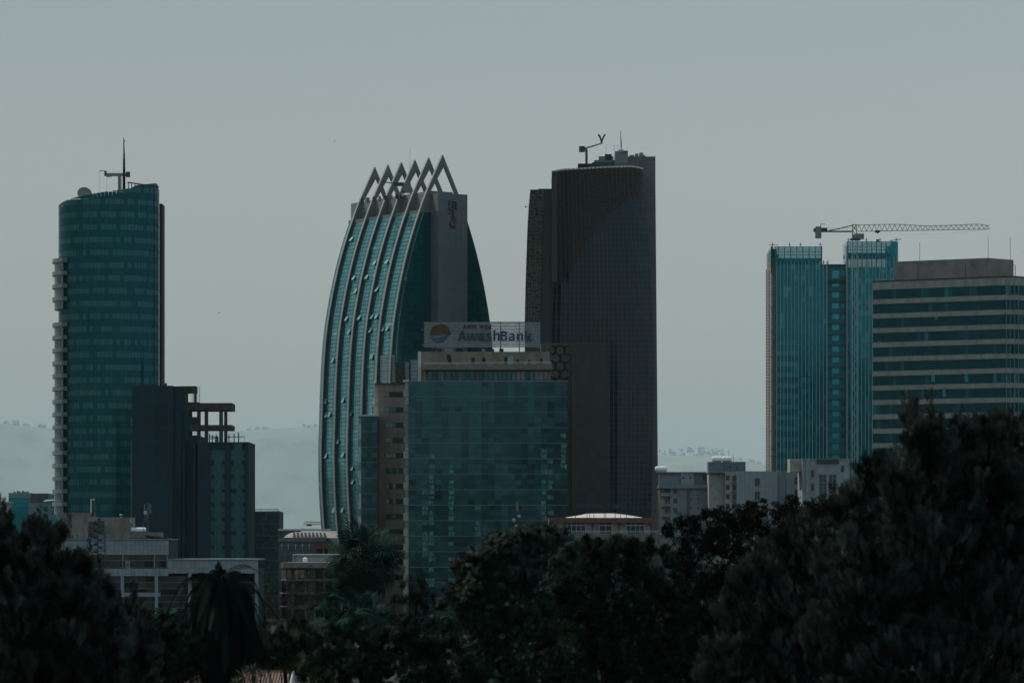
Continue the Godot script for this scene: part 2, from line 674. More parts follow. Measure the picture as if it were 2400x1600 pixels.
	ga.tube([an.p(290, 450), an.p(289.9, 388), an.p(289.8, 355), an.p(289.4, 330), an.p(289.2, 320)], [.42, .36, .22, .14, .05], 8)
	an.add("pole", ga, M.dark_steel)
	for y in [388, 356, 330]:
		an.bx("collar", 288.2, 291.4, y - 2, y + 2, .35, -.35, M.steel)


func dark_tower() -> void:
	var s := site("unfinished_tower", "dark concrete tower under construction with open top frames and green netting", "tower", 440, 940)
	M.joint_blue = mat(.022, .045, .055, .9)
	M.net_green = worn(.004, .105, .112, 1.0, .8, .6, 4.0)
	s.bx("wall", 309.5, 404, 903.5, 1420, 0, -22, M.dark_concrete)
	for j in 12:
		s.bx("floor_joint", 309.5, 404, 936 + j * 33.2, 937.2 + j * 33.2, .06, -.1, M.joint_blue)
		if j % 3 == 1:
			s.bx("wall_vent", 330 + (j * 37) % 60, 333 + (j * 37) % 60, 946 + j * 33.2, 950 + j * 33.2, .1, -.1, M.void)
	for x in [333, 356.5, 380]:
		s.bx("wall_seam", x, x + .7, 904, 1420, .05, -.1, M.joint_blue)
	s.bx("downpipe", 399.5, 401, 910, 1420, .25, 0, M.dark_steel)
	s.bx("roof_box", 385, 389, 897.5, 904, -6, -8, M.dark_steel)
	s.bx("wall", 404, 424, 905, 1420, -1.5, -22, M.dark_concrete)
	s.bx("wall", 423, 464, 1020, 1430, -3, -24, M.dark_concrete)
	s.bx("wall", 423, 443, 960, 1022, -3.2, -12, M.dark_concrete)
	s.bx("parapet", 424, 458.5, 904.5, 920.5, -4, -9, M.raw)
	for q in [[424, 433.5, 918, 946], [454, 458.5, 918, 946], [461, 469, 958, 1040], [478.6, 486.6, 958, 1040], [513, 521, 958, 1040], [524.5, 531.5, 958, 1040]]:
		s.bx("column", q[0], q[1], q[2], q[3], -4.2 if q[0] < 500 else -3.6, -5.4 if q[0] < 500 else -5.0, M.raw)
	s.bx("beam", 423, 542.5, 944, 961, -3.4, -15, M.raw)
	s.bx("beam", 462, 542, 995.5, 1007, -3.5, -15, M.raw)
	s.bx("beam", 440, 464, 977, 994.5, -3.5, -6, M.dark_concrete)
	s.bx("beam", 440, 464, 994, 1010, -3.3, -6, M.raw)
	s.bx("slab", 423, 465, 942, 945, -3.0, -16, M.raw)
	s.bx("wall", 464, 582, 1037, 1420, -2, -26, M.dark_concrete)
	s.bx("slab_edge", 462, 582.5, 1035.5, 1038, -1.6, -26, M.dark_steel)
	for x in [427, 452, 462]:  # piers up the middle
		s.bx("pier", x, x + 5, 1030, 1420, -1.2, -3, M.dark_concrete)
	for j in 11:
		s.bx("opening", 431, 437, 1050 + j * 33, 1068 + j * 33, -2.9, -3.1, M.void)
		s.bx("opening", 456, 461.5, 1045 + j * 33, 1068 + j * 33, -2.9, -3.1, M.void)
	for q in [[464, 492], [527, 539], [573.5, 582]]:
		s.bx("column", q[0], q[1], 1037.5, 1420, -1.3, -2.2, M.dark_concrete)
	s.bx("netting", 492, 526.5, 1055, 1420, -1.7, -1.95, M.net_green)
	s.bx("netting", 539, 573, 1055, 1420, -1.7, -1.95, M.net_green)
	s.bx("netting", 548, 567, 1037.6, 1055.5, -1.6, -1.95, M.net_green)
	for j in 8:
		for q in [[494, 501], [519, 526.5], [540, 547], [566, 573]]:
			s.bx("opening", q[0], q[1], 1079 + j * 33, 1088.5 + j * 33, -1.5, -1.8, M.void)
		if j % 3 == 2:
			s.bx("opening", 539.5, 553, 1079.5 + j * 33, 1088 + j * 33, -1.45, -1.8, M.void)
	var net := Geo.new()
	for x in [496, 505, 512, 544, 551, 556, 561, 567]:
		net.bar(s.p(x, rng.randf_range(1080, 1180), -1.55), s.p(x + rng.randf_range(-1, 1), 1310, -1.55), .1)
	s.add("scaffold_pole", net, mat(.05, .17, .17, .7), null, true)
	for q in [[945, 958], [978, 1000], [1030, 1240]]:
		s.bx("edge_strip", 305.5, 309, q[0], q[1], -2, -6, worn(.16, .17, .17, 2.0, .5))
	for x in [452, 460]:
		s.bar("ladder_rail", [Vector3(x, 922, -5), Vector3(x, 942, -5)], .12, M.dark_steel)
	for i in 5:
		s.bar("rung", [Vector3(447, 922 + i * 4.2, -5), Vector3(454, 922 + i * 4.2, -5)], .08, M.dark_steel)
	for x in [460, 467]:
		s.bar("scaffold_pole", [Vector3(x, 905, -8), Vector3(x, 945, -8)], .1, M.dark_steel)
	for i in 6:
		s.bar("scaffold_tie", [Vector3(459, 908 + i * 6, -8), Vector3(467, 907 + i * 6, -8)], .07, M.dark_steel)
	for q in [[490, 1016], [497, 1020], [506, 1018], [536, 1018], [548, 1016], [558.5, 1013]]:
		s.bar("rebar_post", [Vector3(q[0], 1037, -2.5), Vector3(q[0], q[1], -2.5)], .28, M.dark_steel)
	for q in [[488, 1028, 512, 1026], [531, 1024, 573, 1023], [468, 1026, 480, 1031], [490, 1022, 505, 1024]]:
		s.bar("guard_rail", [Vector3(q[0], q[1], -2.4), Vector3(q[2], q[3], -2.4)], .22, M.dark_steel)
	s.bar("guard_rail", [Vector3(573, 1023, -2.4), Vector3(573, 1037, -2.4)], .08, M.steel)
	var hg := Geo.new()
	hg.lathe(s.p(467, 1037, -3), [Vector2(1.3, 0), Vector2(1.0, .5), Vector2(.3, 1.1), Vector2(.02, 1.25)], 10)
	s.add("rubble_heap", hg, M.raw)
	var fg := Geo.new()  # a drum and bucket on the open floor
	fg.lathe(s.p(507.5, 1037, -2.3), [Vector2(.5, 0), Vector2(.5, .9), Vector2(.35, 1.0), Vector2(.45, 1.05), Vector2(.5, 1.4), Vector2(.3, 1.8), Vector2(.02, 1.9)], 10)
	s.add("mixer_drum", fg, M.dark_steel)


func finned_tower() -> void:
	var s := site("finned_tower", "tall curved glass tower with six pale ribs ending in pointed arches", "tower", 982, 1110)
	var U := Vector3(.555, 0, .832).normalized()
	var f := face(s, s.p(982, HY, 0) * Vector3(1, 0, 1), U)
	var N := f.nn
	f.o -= N * 1.25
	var length := -f.u(824, 1.25)
	var top := f.v(497, 0)
	var kd := K * (1110 + U.z * length)
	var prof := []  # how far the glass bulges out at each height
	for q in [[1440, 6.2], [1340, 9.0], [1272, 10.5], [1199, 11.6], [1119, 12.2], [1055, 12.3], [991, 12.0], [899, 11.5], [840, 11.0], [770, 9.9], [710, 8.3], [646, 6.15], [582, 3.4], [518, 0.0], [467, -3.1], [428, -5.95], [388, -8.9]]:
		prof.append([EYE + (HY - q[0]) * kd, q[1]])
	var P := func(h: float) -> float: return curve(prof, h)
	M.rib = worn(.045, .06, .066, 7.0, .25, .8, 3.0)  # rib sides lie in shade, that darkness is put into their colour
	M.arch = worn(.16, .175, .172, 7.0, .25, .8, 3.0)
	M.sunlit_rib_edge = worn(.27, .285, .275, 7.0, .2, .7, 3.0)  # sun on the rib fronts, put into a paler strip
	M.z_hull = mat(.008, .035, .04, .3)
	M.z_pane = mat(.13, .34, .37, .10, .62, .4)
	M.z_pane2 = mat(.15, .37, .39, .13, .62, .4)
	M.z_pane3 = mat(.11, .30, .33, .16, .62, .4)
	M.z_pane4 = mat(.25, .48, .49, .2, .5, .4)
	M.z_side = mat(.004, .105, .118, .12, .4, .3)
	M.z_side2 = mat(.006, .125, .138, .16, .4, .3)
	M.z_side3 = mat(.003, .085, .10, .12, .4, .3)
	M.clad = mat(.125, .148, .152, .6, .1)
	M.clad2 = mat(.115, .138, .143, .6, .1)
	M.clad3 = mat(.135, .157, .16, .65, .1)
	# hull: a lens-shaped outline swept back along the row of ribs
	var outline := PackedVector2Array()
	var steps := 40
	for i in steps + 1:
		var h := lerpf(0.0, top, i / float(steps))
		outline.append(Vector2(-P.call(h), h))
	for i in steps + 1:
		var h := lerpf(top, 0.0, i / float(steps))
		outline.append(Vector2(16.1 + P.call(h) * 1.03, h))
	var side := Basis(-N, Vector3.UP, U)
	var g := Geo.new()
	g.prism(outline, Transform3D(side, f.o + U * .9), length + 4.5)
	s.add("hull", g, M.z_hull)
	# main curved wall of panes
	var bay := length / 5.0
	var rows := 92
	var hs := []
	for j in rows + 1:
		hs.append(top - .25 - j * 1.34)
	var xfs := []
	var spots := [[-length - 3.5, -length - 2.05, 1], [-length - 2.0, -length - .55, 1]]
	for i in 5:
		for k in 3:
			spots.append([-length + bay * i + .55 + (bay - 1.1) * k / 3.0, -length + bay * i + .55 + (bay - 1.1) * (k + 1) / 3.0, 1])
	spots.append([.55, 1.9, 1])
	for j in rows:
		if hs[j + 1] < 0:
			break
		for sp in spots:
			var h0: float = hs[j + 1]
			var h1: float = hs[j]
			var a: Vector3 = f.at(sp[0], h0, P.call(h0) + .12)
			var b: Vector3 = f.at(sp[0], h1, P.call(h1) + .12)
			var up := b - a
			var out := U.cross(up).normalized()
			var turn := Basis(up.normalized(), rng.randfn(0, .006)) * Basis(U, rng.randfn(0, .006))
			xfs.append(Transform3D(turn * Basis(U * (sp[1] - sp[0] - .2), up * .86, out * .14), (a + b) / 2 + U * (sp[1] - sp[0]) / 2))
	tiles(s, "window_pane", xfs, [M.z_pane, M.z_pane2, M.z_pane3, M.z_pane4], picks(xfs.size(), [5, 3, 2.5, .12]))
	# panes that stand open
	var open := [[395, 690], [565, 865], [655, 857], [412, 975], [508, 968], [425, 1072], [580, 1060], [358, 1275], [452, 1268], [545, 1260], [578, 1258], [375, 1372], [533, 1360], [627, 1350], [658, 1348], [543, 1553]]
	for i in open.size():
		open[i] = [open[i][0] / 3.135 + 700, open[i][1] / 3.135 + 340]
	for q in [[258, 138], [545, 115], [205, 440], [333, 432], [392, 530], [208, 540], [233, 537], [295, 735], [207, 840], [332, 833], [400, 930], [403, 1030], [265, 1240], [328, 1238]]:
		open.append([q[0] / 3.135 + 700, q[1] / 3.135 + 800])
	M.z_open = mat(.12, .31, .335, .4, .1, .5)
	for q in open:
		var h: float = EYE + (HY - q[1]) * kd
		var uu := 0.0
		for k in 3:
			uu = f.u(q[0], P.call(h))
			h = f.v(q[1], uu, P.call(h))
		var w := MeshInstance3D.new()
		w.mesh = UNIT
		w.material_override = M.z_open
		w.name = "open_window"
		var up := (f.at(0, h + 1, P.call(h + 1)) - f.at(0, h - 1, P.call(h - 1))).normalized()
		var tilted := up.rotated(U, -.36)
		w.transform = Transform3D(Basis(U * 1.5, tilted * 1.7, U.cross(tilted) * .1), f.at(uu, h, P.call(h) + .55))
		s.node.add_child(w, true)
		var gap := MeshInstance3D.new()
		gap.mesh = UNIT
		gap.material_override = M.void
		gap.name = "open_gap"
		gap.transform = Transform3D(Basis(U * 1.7, up * 1.75, U.cross(up) * .1), f.at(uu + .1, h - .1, P.call(h) + .16))
		s.node.add_child(gap, true)
	# six ribs, each ending in a pointed arch
	var wall_p := -2.7
	var h_lo := top - .3
	var h_hi := top + 7.0
	var apex: Array = prof[0]
	for q in prof:
		if q[0] > apex[0]:
			apex = q
	for i in 6:
		var uu := -length + bay * i
		var shape := PackedVector2Array()
		for k in 41:
			var h := lerpf(0.0, h_lo, k / 40.0)
			shape.append(Vector2(-P.call(h) - 1.0, h))
		for k in range(40, -1, -1):
			var h := lerpf(0.0, h_lo, k / 40.0)
			shape.append(Vector2(-P.call(h) + .1, h))
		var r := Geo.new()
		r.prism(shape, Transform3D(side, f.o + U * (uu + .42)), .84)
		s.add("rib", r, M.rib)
		shape = PackedVector2Array()
		for k in 5:
			var h := lerpf(h_lo, h_hi, k / 4.0)
			shape.append(Vector2(-P.call(h) - 1.0, h))
		shape.append(Vector2(-apex[1] - 1.0, apex[0]))
		shape.append(Vector2(-apex[1] + 5.6, apex[0] - 13.6))
		shape.append(Vector2(-apex[1] + 4.25, apex[0] - 13.6))
		shape.append(Vector2(-apex[1] - .58, apex[0] - 3.6))
		shape.append(Vector2(-P.call(h_hi) + .3, h_hi))
		shape.append(Vector2(-wall_p, h_hi - 1.0))
		shape.append(Vector2(-wall_p, h_lo))
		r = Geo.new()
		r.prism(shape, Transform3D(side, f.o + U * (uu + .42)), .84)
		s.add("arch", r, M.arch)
		var cap := PackedVector2Array()
		for k in 41:
			var h := lerpf(0.0, h_hi, k / 40.0)
			cap.append(Vector2(-P.call(h) - 1.25, h))
		cap.append(Vector2(-apex[1] - 1.22, apex[0] + .1))
		cap.append(Vector2(-apex[1] - 1.0, apex[0]))
		for k in range(40, -1, -1):
			var h := lerpf(0.0, h_hi, k / 40.0)
			cap.append(Vector2(-P.call(h) - 1.0, h))
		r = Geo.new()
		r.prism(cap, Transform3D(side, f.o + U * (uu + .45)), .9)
		s.add("sunlit_rib_edge", r, M.sunlit_rib_edge)
	# crown wall of panels behind the ribs, with its sill
	f.bx("crown_wall", -length - 7.0, .4, top - .4, top + 7.2, wall_p - .1, wall_p - 9, M.clad2)
	var cl := []
	for i in 20:
		for j in 6:
			var u0 := lerpf(-length - 7.0, .4, i / 20.0)
			var u1 := lerpf(-length - 7.0, .4, (i + 1) / 20.0)
			cl.append(f.xf(u0 + .03, u1 - .03, top - .3 + j * 1.25, top + .9 + j * 1.25, wall_p + .06, wall_p - .06))
	tiles(s, "crown_panel", cl, [mat(.19, .21, .215, .6), mat(.175, .20, .205, .6), mat(.205, .22, .222, .6)], picks(cl.size(), [3, 2, 2]))
	for i in 5:
		f.bx("sill", -length + bay * i + .5, -length + bay * (i + 1) - .5, top - .35, top + .9, .35, wall_p + .1, M.clad3)
	f.bx("sill", -length - 3.7, -length - .5, top - .35, top + .9, .3, wall_p + .1, M.clad3)
	# side wall of darker glass, left and right of the core
	var sf := face(s, f.o + U * .9, -N)
	var sx := []
	var dk := []
	for j in 66:
		var h0 := top - (j + 1) * 1.9
		var h1 := top - j * 1.9 - .07
		if h0 < 0:
			break
		var l: float = -P.call(h1)
		var q := -.35
		while q > l - 1.7:
			var a := maxf(q - 1.75, l + .15)
			if q - a > .25:
				sx.append(sf.xf(a, q - .14, h0, h1 - .06, .1, -.1))
			q -= 1.75
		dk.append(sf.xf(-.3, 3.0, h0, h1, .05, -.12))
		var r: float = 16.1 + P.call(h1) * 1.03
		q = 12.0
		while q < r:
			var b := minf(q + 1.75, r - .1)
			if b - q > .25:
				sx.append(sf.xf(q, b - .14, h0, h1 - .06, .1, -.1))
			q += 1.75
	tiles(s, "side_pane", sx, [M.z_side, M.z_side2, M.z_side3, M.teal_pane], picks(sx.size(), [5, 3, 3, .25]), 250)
	tiles(s, "recess_shade_pane", dk, [M.z_side3], [0])  # shade of the recess, put into darker glass set nearly flush
	# concrete core clad in panels
	var cf := face(s, f.o + U * 5.5, -N)
	var c0 := cf.u(1027.5)
	var c1 := cf.u(1095.5)
	var ct := cf.v(451.5, c0)
	cf.bx("core", c0, c1, 0, ct, -.1, -7, M.clad2)
	var lf := face(s, cf.at(c0, 0, 0), U)
	cl = []
	for j in 60:
		var h1 := ct - j * 1.9
		for i in 5:
			cl.append(cf.xf(lerpf(c0, c1, i / 5.0) + .02, lerpf(c0, c1, (i + 1) / 5.0) - .02, h1 - 1.86, h1, .03, -.12))
		for i in 2:
			cl.append(lf.xf(-5.4 + i * 2.7, -2.74 + i * 2.7, h1 - 1.86, h1, .03, -.12))
	tiles(s, "core_panel", cl, [M.clad, M.clad2, M.clad3], picks(cl.size(), [3, 2, 2]), 280)
	f.bx("core_roof", 0.4, 5.5, top, ct - 1.0, wall_p, -12, M.clad2)
	# lettering up the core
	var red := mat(.07, .022, .022, .6)
	var navy := mat(.012, .02, .03, .6)
	var lt := Basis(Vector3.UP, N, U)  # letters read upwards
	var lu := func(px: float, py: float) -> Vector3: return cf.at(cf.u(px), cf.v(py, cf.u(px)), .12)
	lettering(s, "letters", "emen", lu.call(1064.0, 514), 1.12, 6.0, .25, red, true, lt)
	lettering(s, "letters", "BANK", lu.call(1069.5, 492), .72, 2.7, .2, navy, true, lt)
	var am := Geo.new()  # the small upright script beside it
	for q in [[1051, 469, 1051, 473], [1054, 469, 1054, 476], [1051, 475, 1054, 475], [1051, 478, 1054, 478], [1051, 478, 1051, 482], [1051, 487, 1051, 494], [1053.5, 487, 1053.5, 494], [1051, 487, 1053.5, 487], [1050.5, 498, 1054, 498], [1050.5, 501, 1054, 501], [1052, 498, 1052, 502]]:
		am.bar(lu.call(q[0], q[1]), lu.call(q[2], q[3]), .22)
	s.add("letters", am, navy)
	var ze := Geo.new()  # the ringed initial
	var zp := [[1054, 519], [1055, 527], [1066, 534.5], [1065, 527], [1064.5, 519], [1068, 512]]
	for i in zp.size() - 1:
		ze.bar(lu.call(zp[i][0], zp[i][1]), lu.call(zp[i + 1][0], zp[i + 1][1]), .32)
	for i in 20:
		var t0 := TAU * (i / 26.0) + 1.9
		var t1 := TAU * ((i + 1) / 26.0) + 1.9
		ze.bar(lu.call(1061 + 8.5 * sin(t0), 526 + 9.5 * cos(t0)), lu.call(1061 + 8.5 * sin(t1), 526 + 9.5 * cos(t1)), .2)
	s.add("emblem", ze, red)
	var ro := site("roof_plant", "grey roof machinery and small crane seen between the pointed arches", "roof machinery", 925, 1122, "", top + 5)
	ro.bx("machine_house", 945, 962.5, 428, 450, -4, -7, M.steel)
	ro.bx("crane_beam", 924, 946, 427, 435.5, -4, -5, M.dark_steel)
	ro.bar("crane_arm", [Vector3(898, 426, -4), Vector3(912, 428.5, -4), Vector3(926, 428.5, -4)], .3, M.dark_steel)
	ro.bx("post", 926, 930, 434, 462, -4, -5, M.steel)
	ro.bx("tank", 941, 947, 452, 459, -2, -4, M.white)
	ro.bx("tank", 854, 860, 462, 470, -1, -3, M.white)
	for i in 7:
		ro.bx("condenser", 846 + i * 13.5, 852 + i * 13.5, 464 - i * 1.5, 476 - i * 2, -1.5, -3.5, M.steel if i % 2 else M.dark_steel)
	var wh := site("whip_antenna", "hair-thin whip antenna standing above the pointed arches", "antenna", 961, 1122, "", top + 5)
	wh.bar("rod", [Vector3(961, 460, -6), Vector3(960.8, 349, -6)], .09, M.dark_steel)
func national_tower() -> void:
	var s := site("curved_dark_tower", "tall dark tower with swelling glass front and brown louvred upper corner", "tower", 1405, 1080)
	M.n_hull = mat(.010, .017, .022, .4)
	M.n_pane = mat(.006, .020, .027, .12, .25, .35)
	M.n_pane2 = mat(.006, .024, .034, .15, .25, .35)
	M.n_pane3 = mat(.016, .021, .017, .2, .1, .35)
	M.n_pane4 = mat(.004, .015, .019, .1, .25, .35)
	M.n_gold = mat(.052, .056, .046, .55, .25)
	M.n_gold2 = mat(.034, .038, .035, .6, .2)
	M.n_mull = mat(.05, .085, .10, .55, .3)
	M.n_slab = mat(.125, .125, .128, .55, .1)
	M.n_slab2 = mat(.115, .118, .122, .6, .1)
	M.n_dark = mat(.006, .03, .036, .3, .2)
	var left := [[395, 1294], [663, 1296.5], [780, 1293.5], [900, 1294], [1210, 1300], [1420, 1306]]
	var right := [[380, 1507.5], [395, 1508.5], [471, 1513], [548, 1519], [663, 1526], [739, 1530], [880, 1531.5], [1000, 1531], [1158, 1527.6], [1210, 1526], [1420, 1514]]
	var tops := [[1294, 402.5], [1310, 399.5], [1350, 396.5], [1400, 393.5], [1450, 391.5], [1490, 392], [1509, 396]]
	var bulge := 9.0
	var at := func(t: float, py: float, out: float) -> Vector3:  # t runs 0..1 across the front
		var z := -bulge * pow(absf(2 * t - .9) / 1.1, 2.2) + out
		var px := lerpf(curve(left, py), curve(right, py), t)
		return s.p(px, py, z)
	var bottom := 1430.0
	var cols := 23
	var row_tops := func(t: float) -> float: return curve(tops, lerpf(1294, 1508.5, t))
	var g := Geo.new()
	var ny := 40
	for i in cols:
		var t0 := i / float(cols)
		var t1 := (i + 1) / float(cols)
		for j in ny:
			var a0 := lerpf(row_tops.call(t0), bottom, j / float(ny))
			var b0 := lerpf(row_tops.call(t0), bottom, (j + 1) / float(ny))
			var a1 := lerpf(row_tops.call(t1), bottom, j / float(ny))
			var b1 := lerpf(row_tops.call(t1), bottom, (j + 1) / float(ny))
			g.quad(at.call(t0, b0, -.25), at.call(t0, a0, -.25), at.call(t1, a1, -.25), at.call(t1, b1, -.25))
		var p0: Vector3 = at.call(t0, row_tops.call(t0), -.25)
		var p1: Vector3 = at.call(t1, row_tops.call(t1), -.25)
		g.quad(p0, Vector3(p0.x, p0.y, -26), Vector3(p1.x, p1.y, -26), p1)
	for t in [0.0, 1.0]:
		for j in ny:
			var a: Vector3 = at.call(t, lerpf(row_tops.call(t), bottom, j / float(ny)), -.25)
			var b: Vector3 = at.call(t, lerpf(row_tops.call(t), bottom, (j + 1) / float(ny)), -.25)
			var q := [b, a, Vector3(a.x, a.y, -26), Vector3(b.x, b.y, -26)]
			if t == 0.0:
				q.reverse()
			g.quad(q[0], q[1], q[2], q[3])
	s.add("hull", g, M.n_hull)
	# the diagonal edge between louvres (above) and flush glass (below)
	var edge := [[1294, 684], [1298, 678], [1322, 647], [1344, 605], [1364, 575], [1390, 540], [1417, 506], [1463, 474], [1500, 452], [1540, 438]]
	var panes := []
	var slats := []
	var fins := Geo.new()
	var order := range(cols)
	for i: int in order:
		var t0 := i / float(cols)
		var t1 := (i + 1) / float(cols)
		var tm := (t0 + t1) / 2
		var px := lerpf(1294, 1512, tm)
		var cut := curve(edge, px)
		var y := cut
		while y < bottom:
			var a: Vector3 = at.call(t0, y + 6, 0)
			var b: Vector3 = at.call(t1, y + 6, 0)
			var up: Vector3 = (at.call(tm, y, 0) - at.call(tm, y + 12.4, 0))
			var ux := b - a
			panes.append(Transform3D(Basis(ux * .97, up * .96, ux.cross(up).normalized() * .12), at.call(tm, y + 6.2, 0)))
			y += 12.4
		y = row_tops.call(tm) + 2
		while y < cut - 2:
			var a: Vector3 = at.call(t0, y, .5)
			var b: Vector3 = at.call(t1, y, .5)
			var ux := b - a
			var nz := ux.cross(Vector3.UP).normalized()
			slats.append(Transform3D(Basis(ux * .82, Vector3(0, .2, 0), nz * .75), (a + b) / 2 - nz * .35))
			y += 4.15
		# upright fins: deep over the louvres, slim over the glass
		var c: float = curve(edge, lerpf(1294, 1512, t0))
		fins = Geo.new()
		var k := 14
		for j in k:
			fins.bar(at.call(t0, lerpf(c, bottom, j / float(k)), .1), at.call(t0, lerpf(c, bottom, (j + 1) / float(k)), .1), .15)
		s.add("mullion", fins, M.n_mull)
		fins = Geo.new()
		for j in 6:
			fins.bar(at.call(t0, lerpf(row_tops.call(t0) - 1, c, j / 6.0), .3), at.call(t0, lerpf(row_tops.call(t0) - 1, c, (j + 1) / 6.0), .3), .24)
		s.add("louvre_fin", fins, M.n_gold2)
	tiles(s, "window_pane", panes, [M.n_pane, M.n_pane2, M.n_pane3, M.n_pane4], picks(panes.size(), [5, 3, 2, 3]), 280)
	tiles(s, "louvre", slats, [M.n_gold, M.n_gold2], picks(slats.size(), [2, 1]), 280)
	for j in 62:  # transoms that show as fine pale lines
		var y := 470 + j * 12.4
		var tr := Geo.new()
		var any := false
		for i in cols:
			var t0 := i / float(cols)
			var t1 := (i + 1) / float(cols)
			if y > curve(edge, lerpf(1294, 1512, t0)) + 3:
				tr.bar(at.call(t0, y, .08), at.call(t1, y, .08), .09)
				any = true
		if any:
			s.add("transom", tr, M.n_mull)
	var rim := Geo.new()
	for i in cols:
		rim.bar(at.call(i / float(cols), row_tops.call(i / float(cols)) - 1, .25), at.call((i + .8) / cols, row_tops.call((i + .8) / cols) - 1, .25), .5)
	s.add("roof_rim", rim, M.white)
	s.bx("corner_strip", 1293.2, 1306, 401.5, 660, .2, -.6, M.n_gold2)
	# tall slab behind
	var bz := -26.0
	s.bx("back_slab", 1393, 1536.5, 375, 1430, bz - .2, bz - 14, M.n_slab2)
	s.bx("back_slab", 1442, 1536.5, 366.5, 376, bz - .2, bz - 14, M.n_slab2)
	var cl := []
	for j in 96:
		for i in 3:
			cl.append(s.box_xf(1505 + i * 10.6, 1515.2 + i * 10.6, 367.5 + j * 9.2, 376.2 + j * 9.2, bz + .05, bz - .22))
	for j in 4:
		for i in 10:
			cl.append(s.box_xf(1395 + i * 10.9, 1405.4 + i * 10.9, 376 + j * 6.2, 381.8 + j * 6.2, bz + .05, bz - .22))
	tiles(s, "slab_panel", cl, [M.n_slab, M.n_slab2], picks(cl.size(), [1, 1]), 280)
	var sw := Geo.new()  # the slab's flank splays out a little towards the ground
	sw.hexa([s.p(1536, 1430, bz), s.p(1534.5, 367, bz), s.p(1536, 367, bz), s.p(1545, 1430, bz), s.p(1536, 1430, bz - 14), s.p(1534.5, 367, bz - 14), s.p(1536, 367, bz - 14), s.p(1545, 1430, bz - 14)])
	s.add("flank", sw, M.n_slab)
	# left wing, lower and leaning, its louvres catching the light
	var wl := [[443, 1244], [494, 1239.5], [586, 1235.5], [663, 1233], [755, 1231], [1000, 1228], [1430, 1226]]
	var wr := [[443, 1276.5], [510, 1272.6], [624, 1270], [739, 1267], [1000, 1264], [1430, 1262]]
	var w := Geo.new()
	for j in 30:
		var y0 := lerpf(444, 1430, j / 30.0)
		var y1 := lerpf(444, 1430, (j + 1) / 30.0)
		w.hexa([s.p(curve(wl, y1), y1, -6), s.p(curve(wl, y0), y0, -6), s.p(curve(wr, y0), y0, -4.5), s.p(curve(wr, y1), y1, -4.5), s.p(curve(wl, y1), y1, -24), s.p(curve(wl, y0), y0, -24), s.p(curve(wr, y0), y0, -24), s.p(curve(wr, y1), y1, -24)])
	s.add("wing", w, M.n_hull)
	s.bx("wing_recess", 1262, 1296, 442, 1430, -9, -20, M.n_dark)
	var ws := []
	var y := 446.0
	while y < 800:
		for i in 6:
			var a := s.p(lerpf(curve(wl, y), curve(wr, y), i / 6.0 + .02), y, -5.9 + i * .25)
			var b := s.p(lerpf(curve(wl, y), curve(wr, y), (i + .84) / 6.0), y, -5.7 + i * .25)
			var ux := b - a
			var nz := ux.cross(Vector3.UP).normalized()
			ws.append(Transform3D(Basis(ux, Vector3(0, .2, 0), nz * .7), (a + b) / 2 + nz * .3))
		y += 3.3
	M.n_slat = mat(.17, .16, .13, .5, .2)
	tiles(s, "wing_louvre", ws, [M.n_slat, M.n_gold], picks(ws.size(), [3, 1]), 280)
	for i in 7:
		var fg := Geo.new()
		for j in 8:
			var y0 := lerpf(444, 800, j / 8.0)
			var y1 := lerpf(444, 800, (j + 1) / 8.0)
			fg.bar(s.p(lerpf(curve(wl, y0), curve(wr, y0), i / 6.0), y0, -5.8 + i * .25), s.p(lerpf(curve(wl, y1), curve(wr, y1), i / 6.0), y1, -5.8 + i * .25), .32)
		s.add("wing_fin", fg, M.n_gold2)
	s.bar("floodlight_arm", [Vector3(1244, 483, -7), Vector3(1233, 484, -7)], .12, M.steel)
	s.bx("floodlight", 1230.5, 1233.5, 482.5, 485.5, -6.5, -7.5, M.dark_steel)
	# roof plant
	s.bx("plant_base", 1355, 1392, 383, 398, -8, -14, M.dark_concrete)
	s.bx("plant_base", 1388, 1440, 380, 397, -10, -18, M.n_dark)
	s.bx("plant_wall", 1440, 1495, 382, 396, -14, -20, M.n_slab2)
	s.bx("plant_room", 1442, 1472, 354, 392, bz + 2, bz - 4, M.steel)
	s.bx("plant_room", 1450, 1465, 353, 357, bz + 2.3, bz - 3, M.panel3)
	s.bx("plant_cap", 1462, 1472, 353, 356, bz + 2.6, bz - 4, M.dark_steel)
	for q in [[1404, 1418, 366], [1418, 1434, 361], [1434, 1438, 366], [1476, 1487, 363], [1489, 1497, 359.5], [1499, 1508, 357.5], [1508, 1513, 363]]:
		s.bx("cooling_unit", q[0], q[1], q[2], 376, bz - 2, bz - 5, M.steel if q[0] != 1418 else M.raw)
	var dm := Geo.new()
	dm.lathe(s.p(1455.5, 353, bz), [Vector2(.9, 0), Vector2(.75, .45), Vector2(.4, .75), Vector2(.02, .85)], 14)
	s.add("radome", dm, M.white)
	for q in [[1440, 341, 376], [1448, 340, 356]]:
		s.bar("aerial", [Vector3(q[0], q[1], bz), Vector3(q[0], q[2], bz)], .09, M.steel)
		s.bar("aerial", [Vector3(q[0] - 4, q[1] + 1, bz), Vector3(q[0] + 3, q[1], bz)], .07, M.steel)
	for q in [[1403, 362], [1419, 343], [1422, 340]]:
		s.bar("aerial", [Vector3(q[0], q[1], bz), Vector3(q[0], 376, bz)], .06, M.steel)
	var c := site("roof_crane", "grey window-cleaning crane with forked arms on top of the dark tower", "roof crane", 1375, 1089, "", s.y(396) - .5)
	c.bx("post", 1372, 1377.5, 350, 400, .4, -.4, M.dark_steel)
	c.bx("counterweight", 1360.5, 1371, 342, 355, .9, -.9, M.dark_steel)
	c.bx("counterweight", 1357, 1361, 342.5, 355.5, .7, -.7, M.panel3)
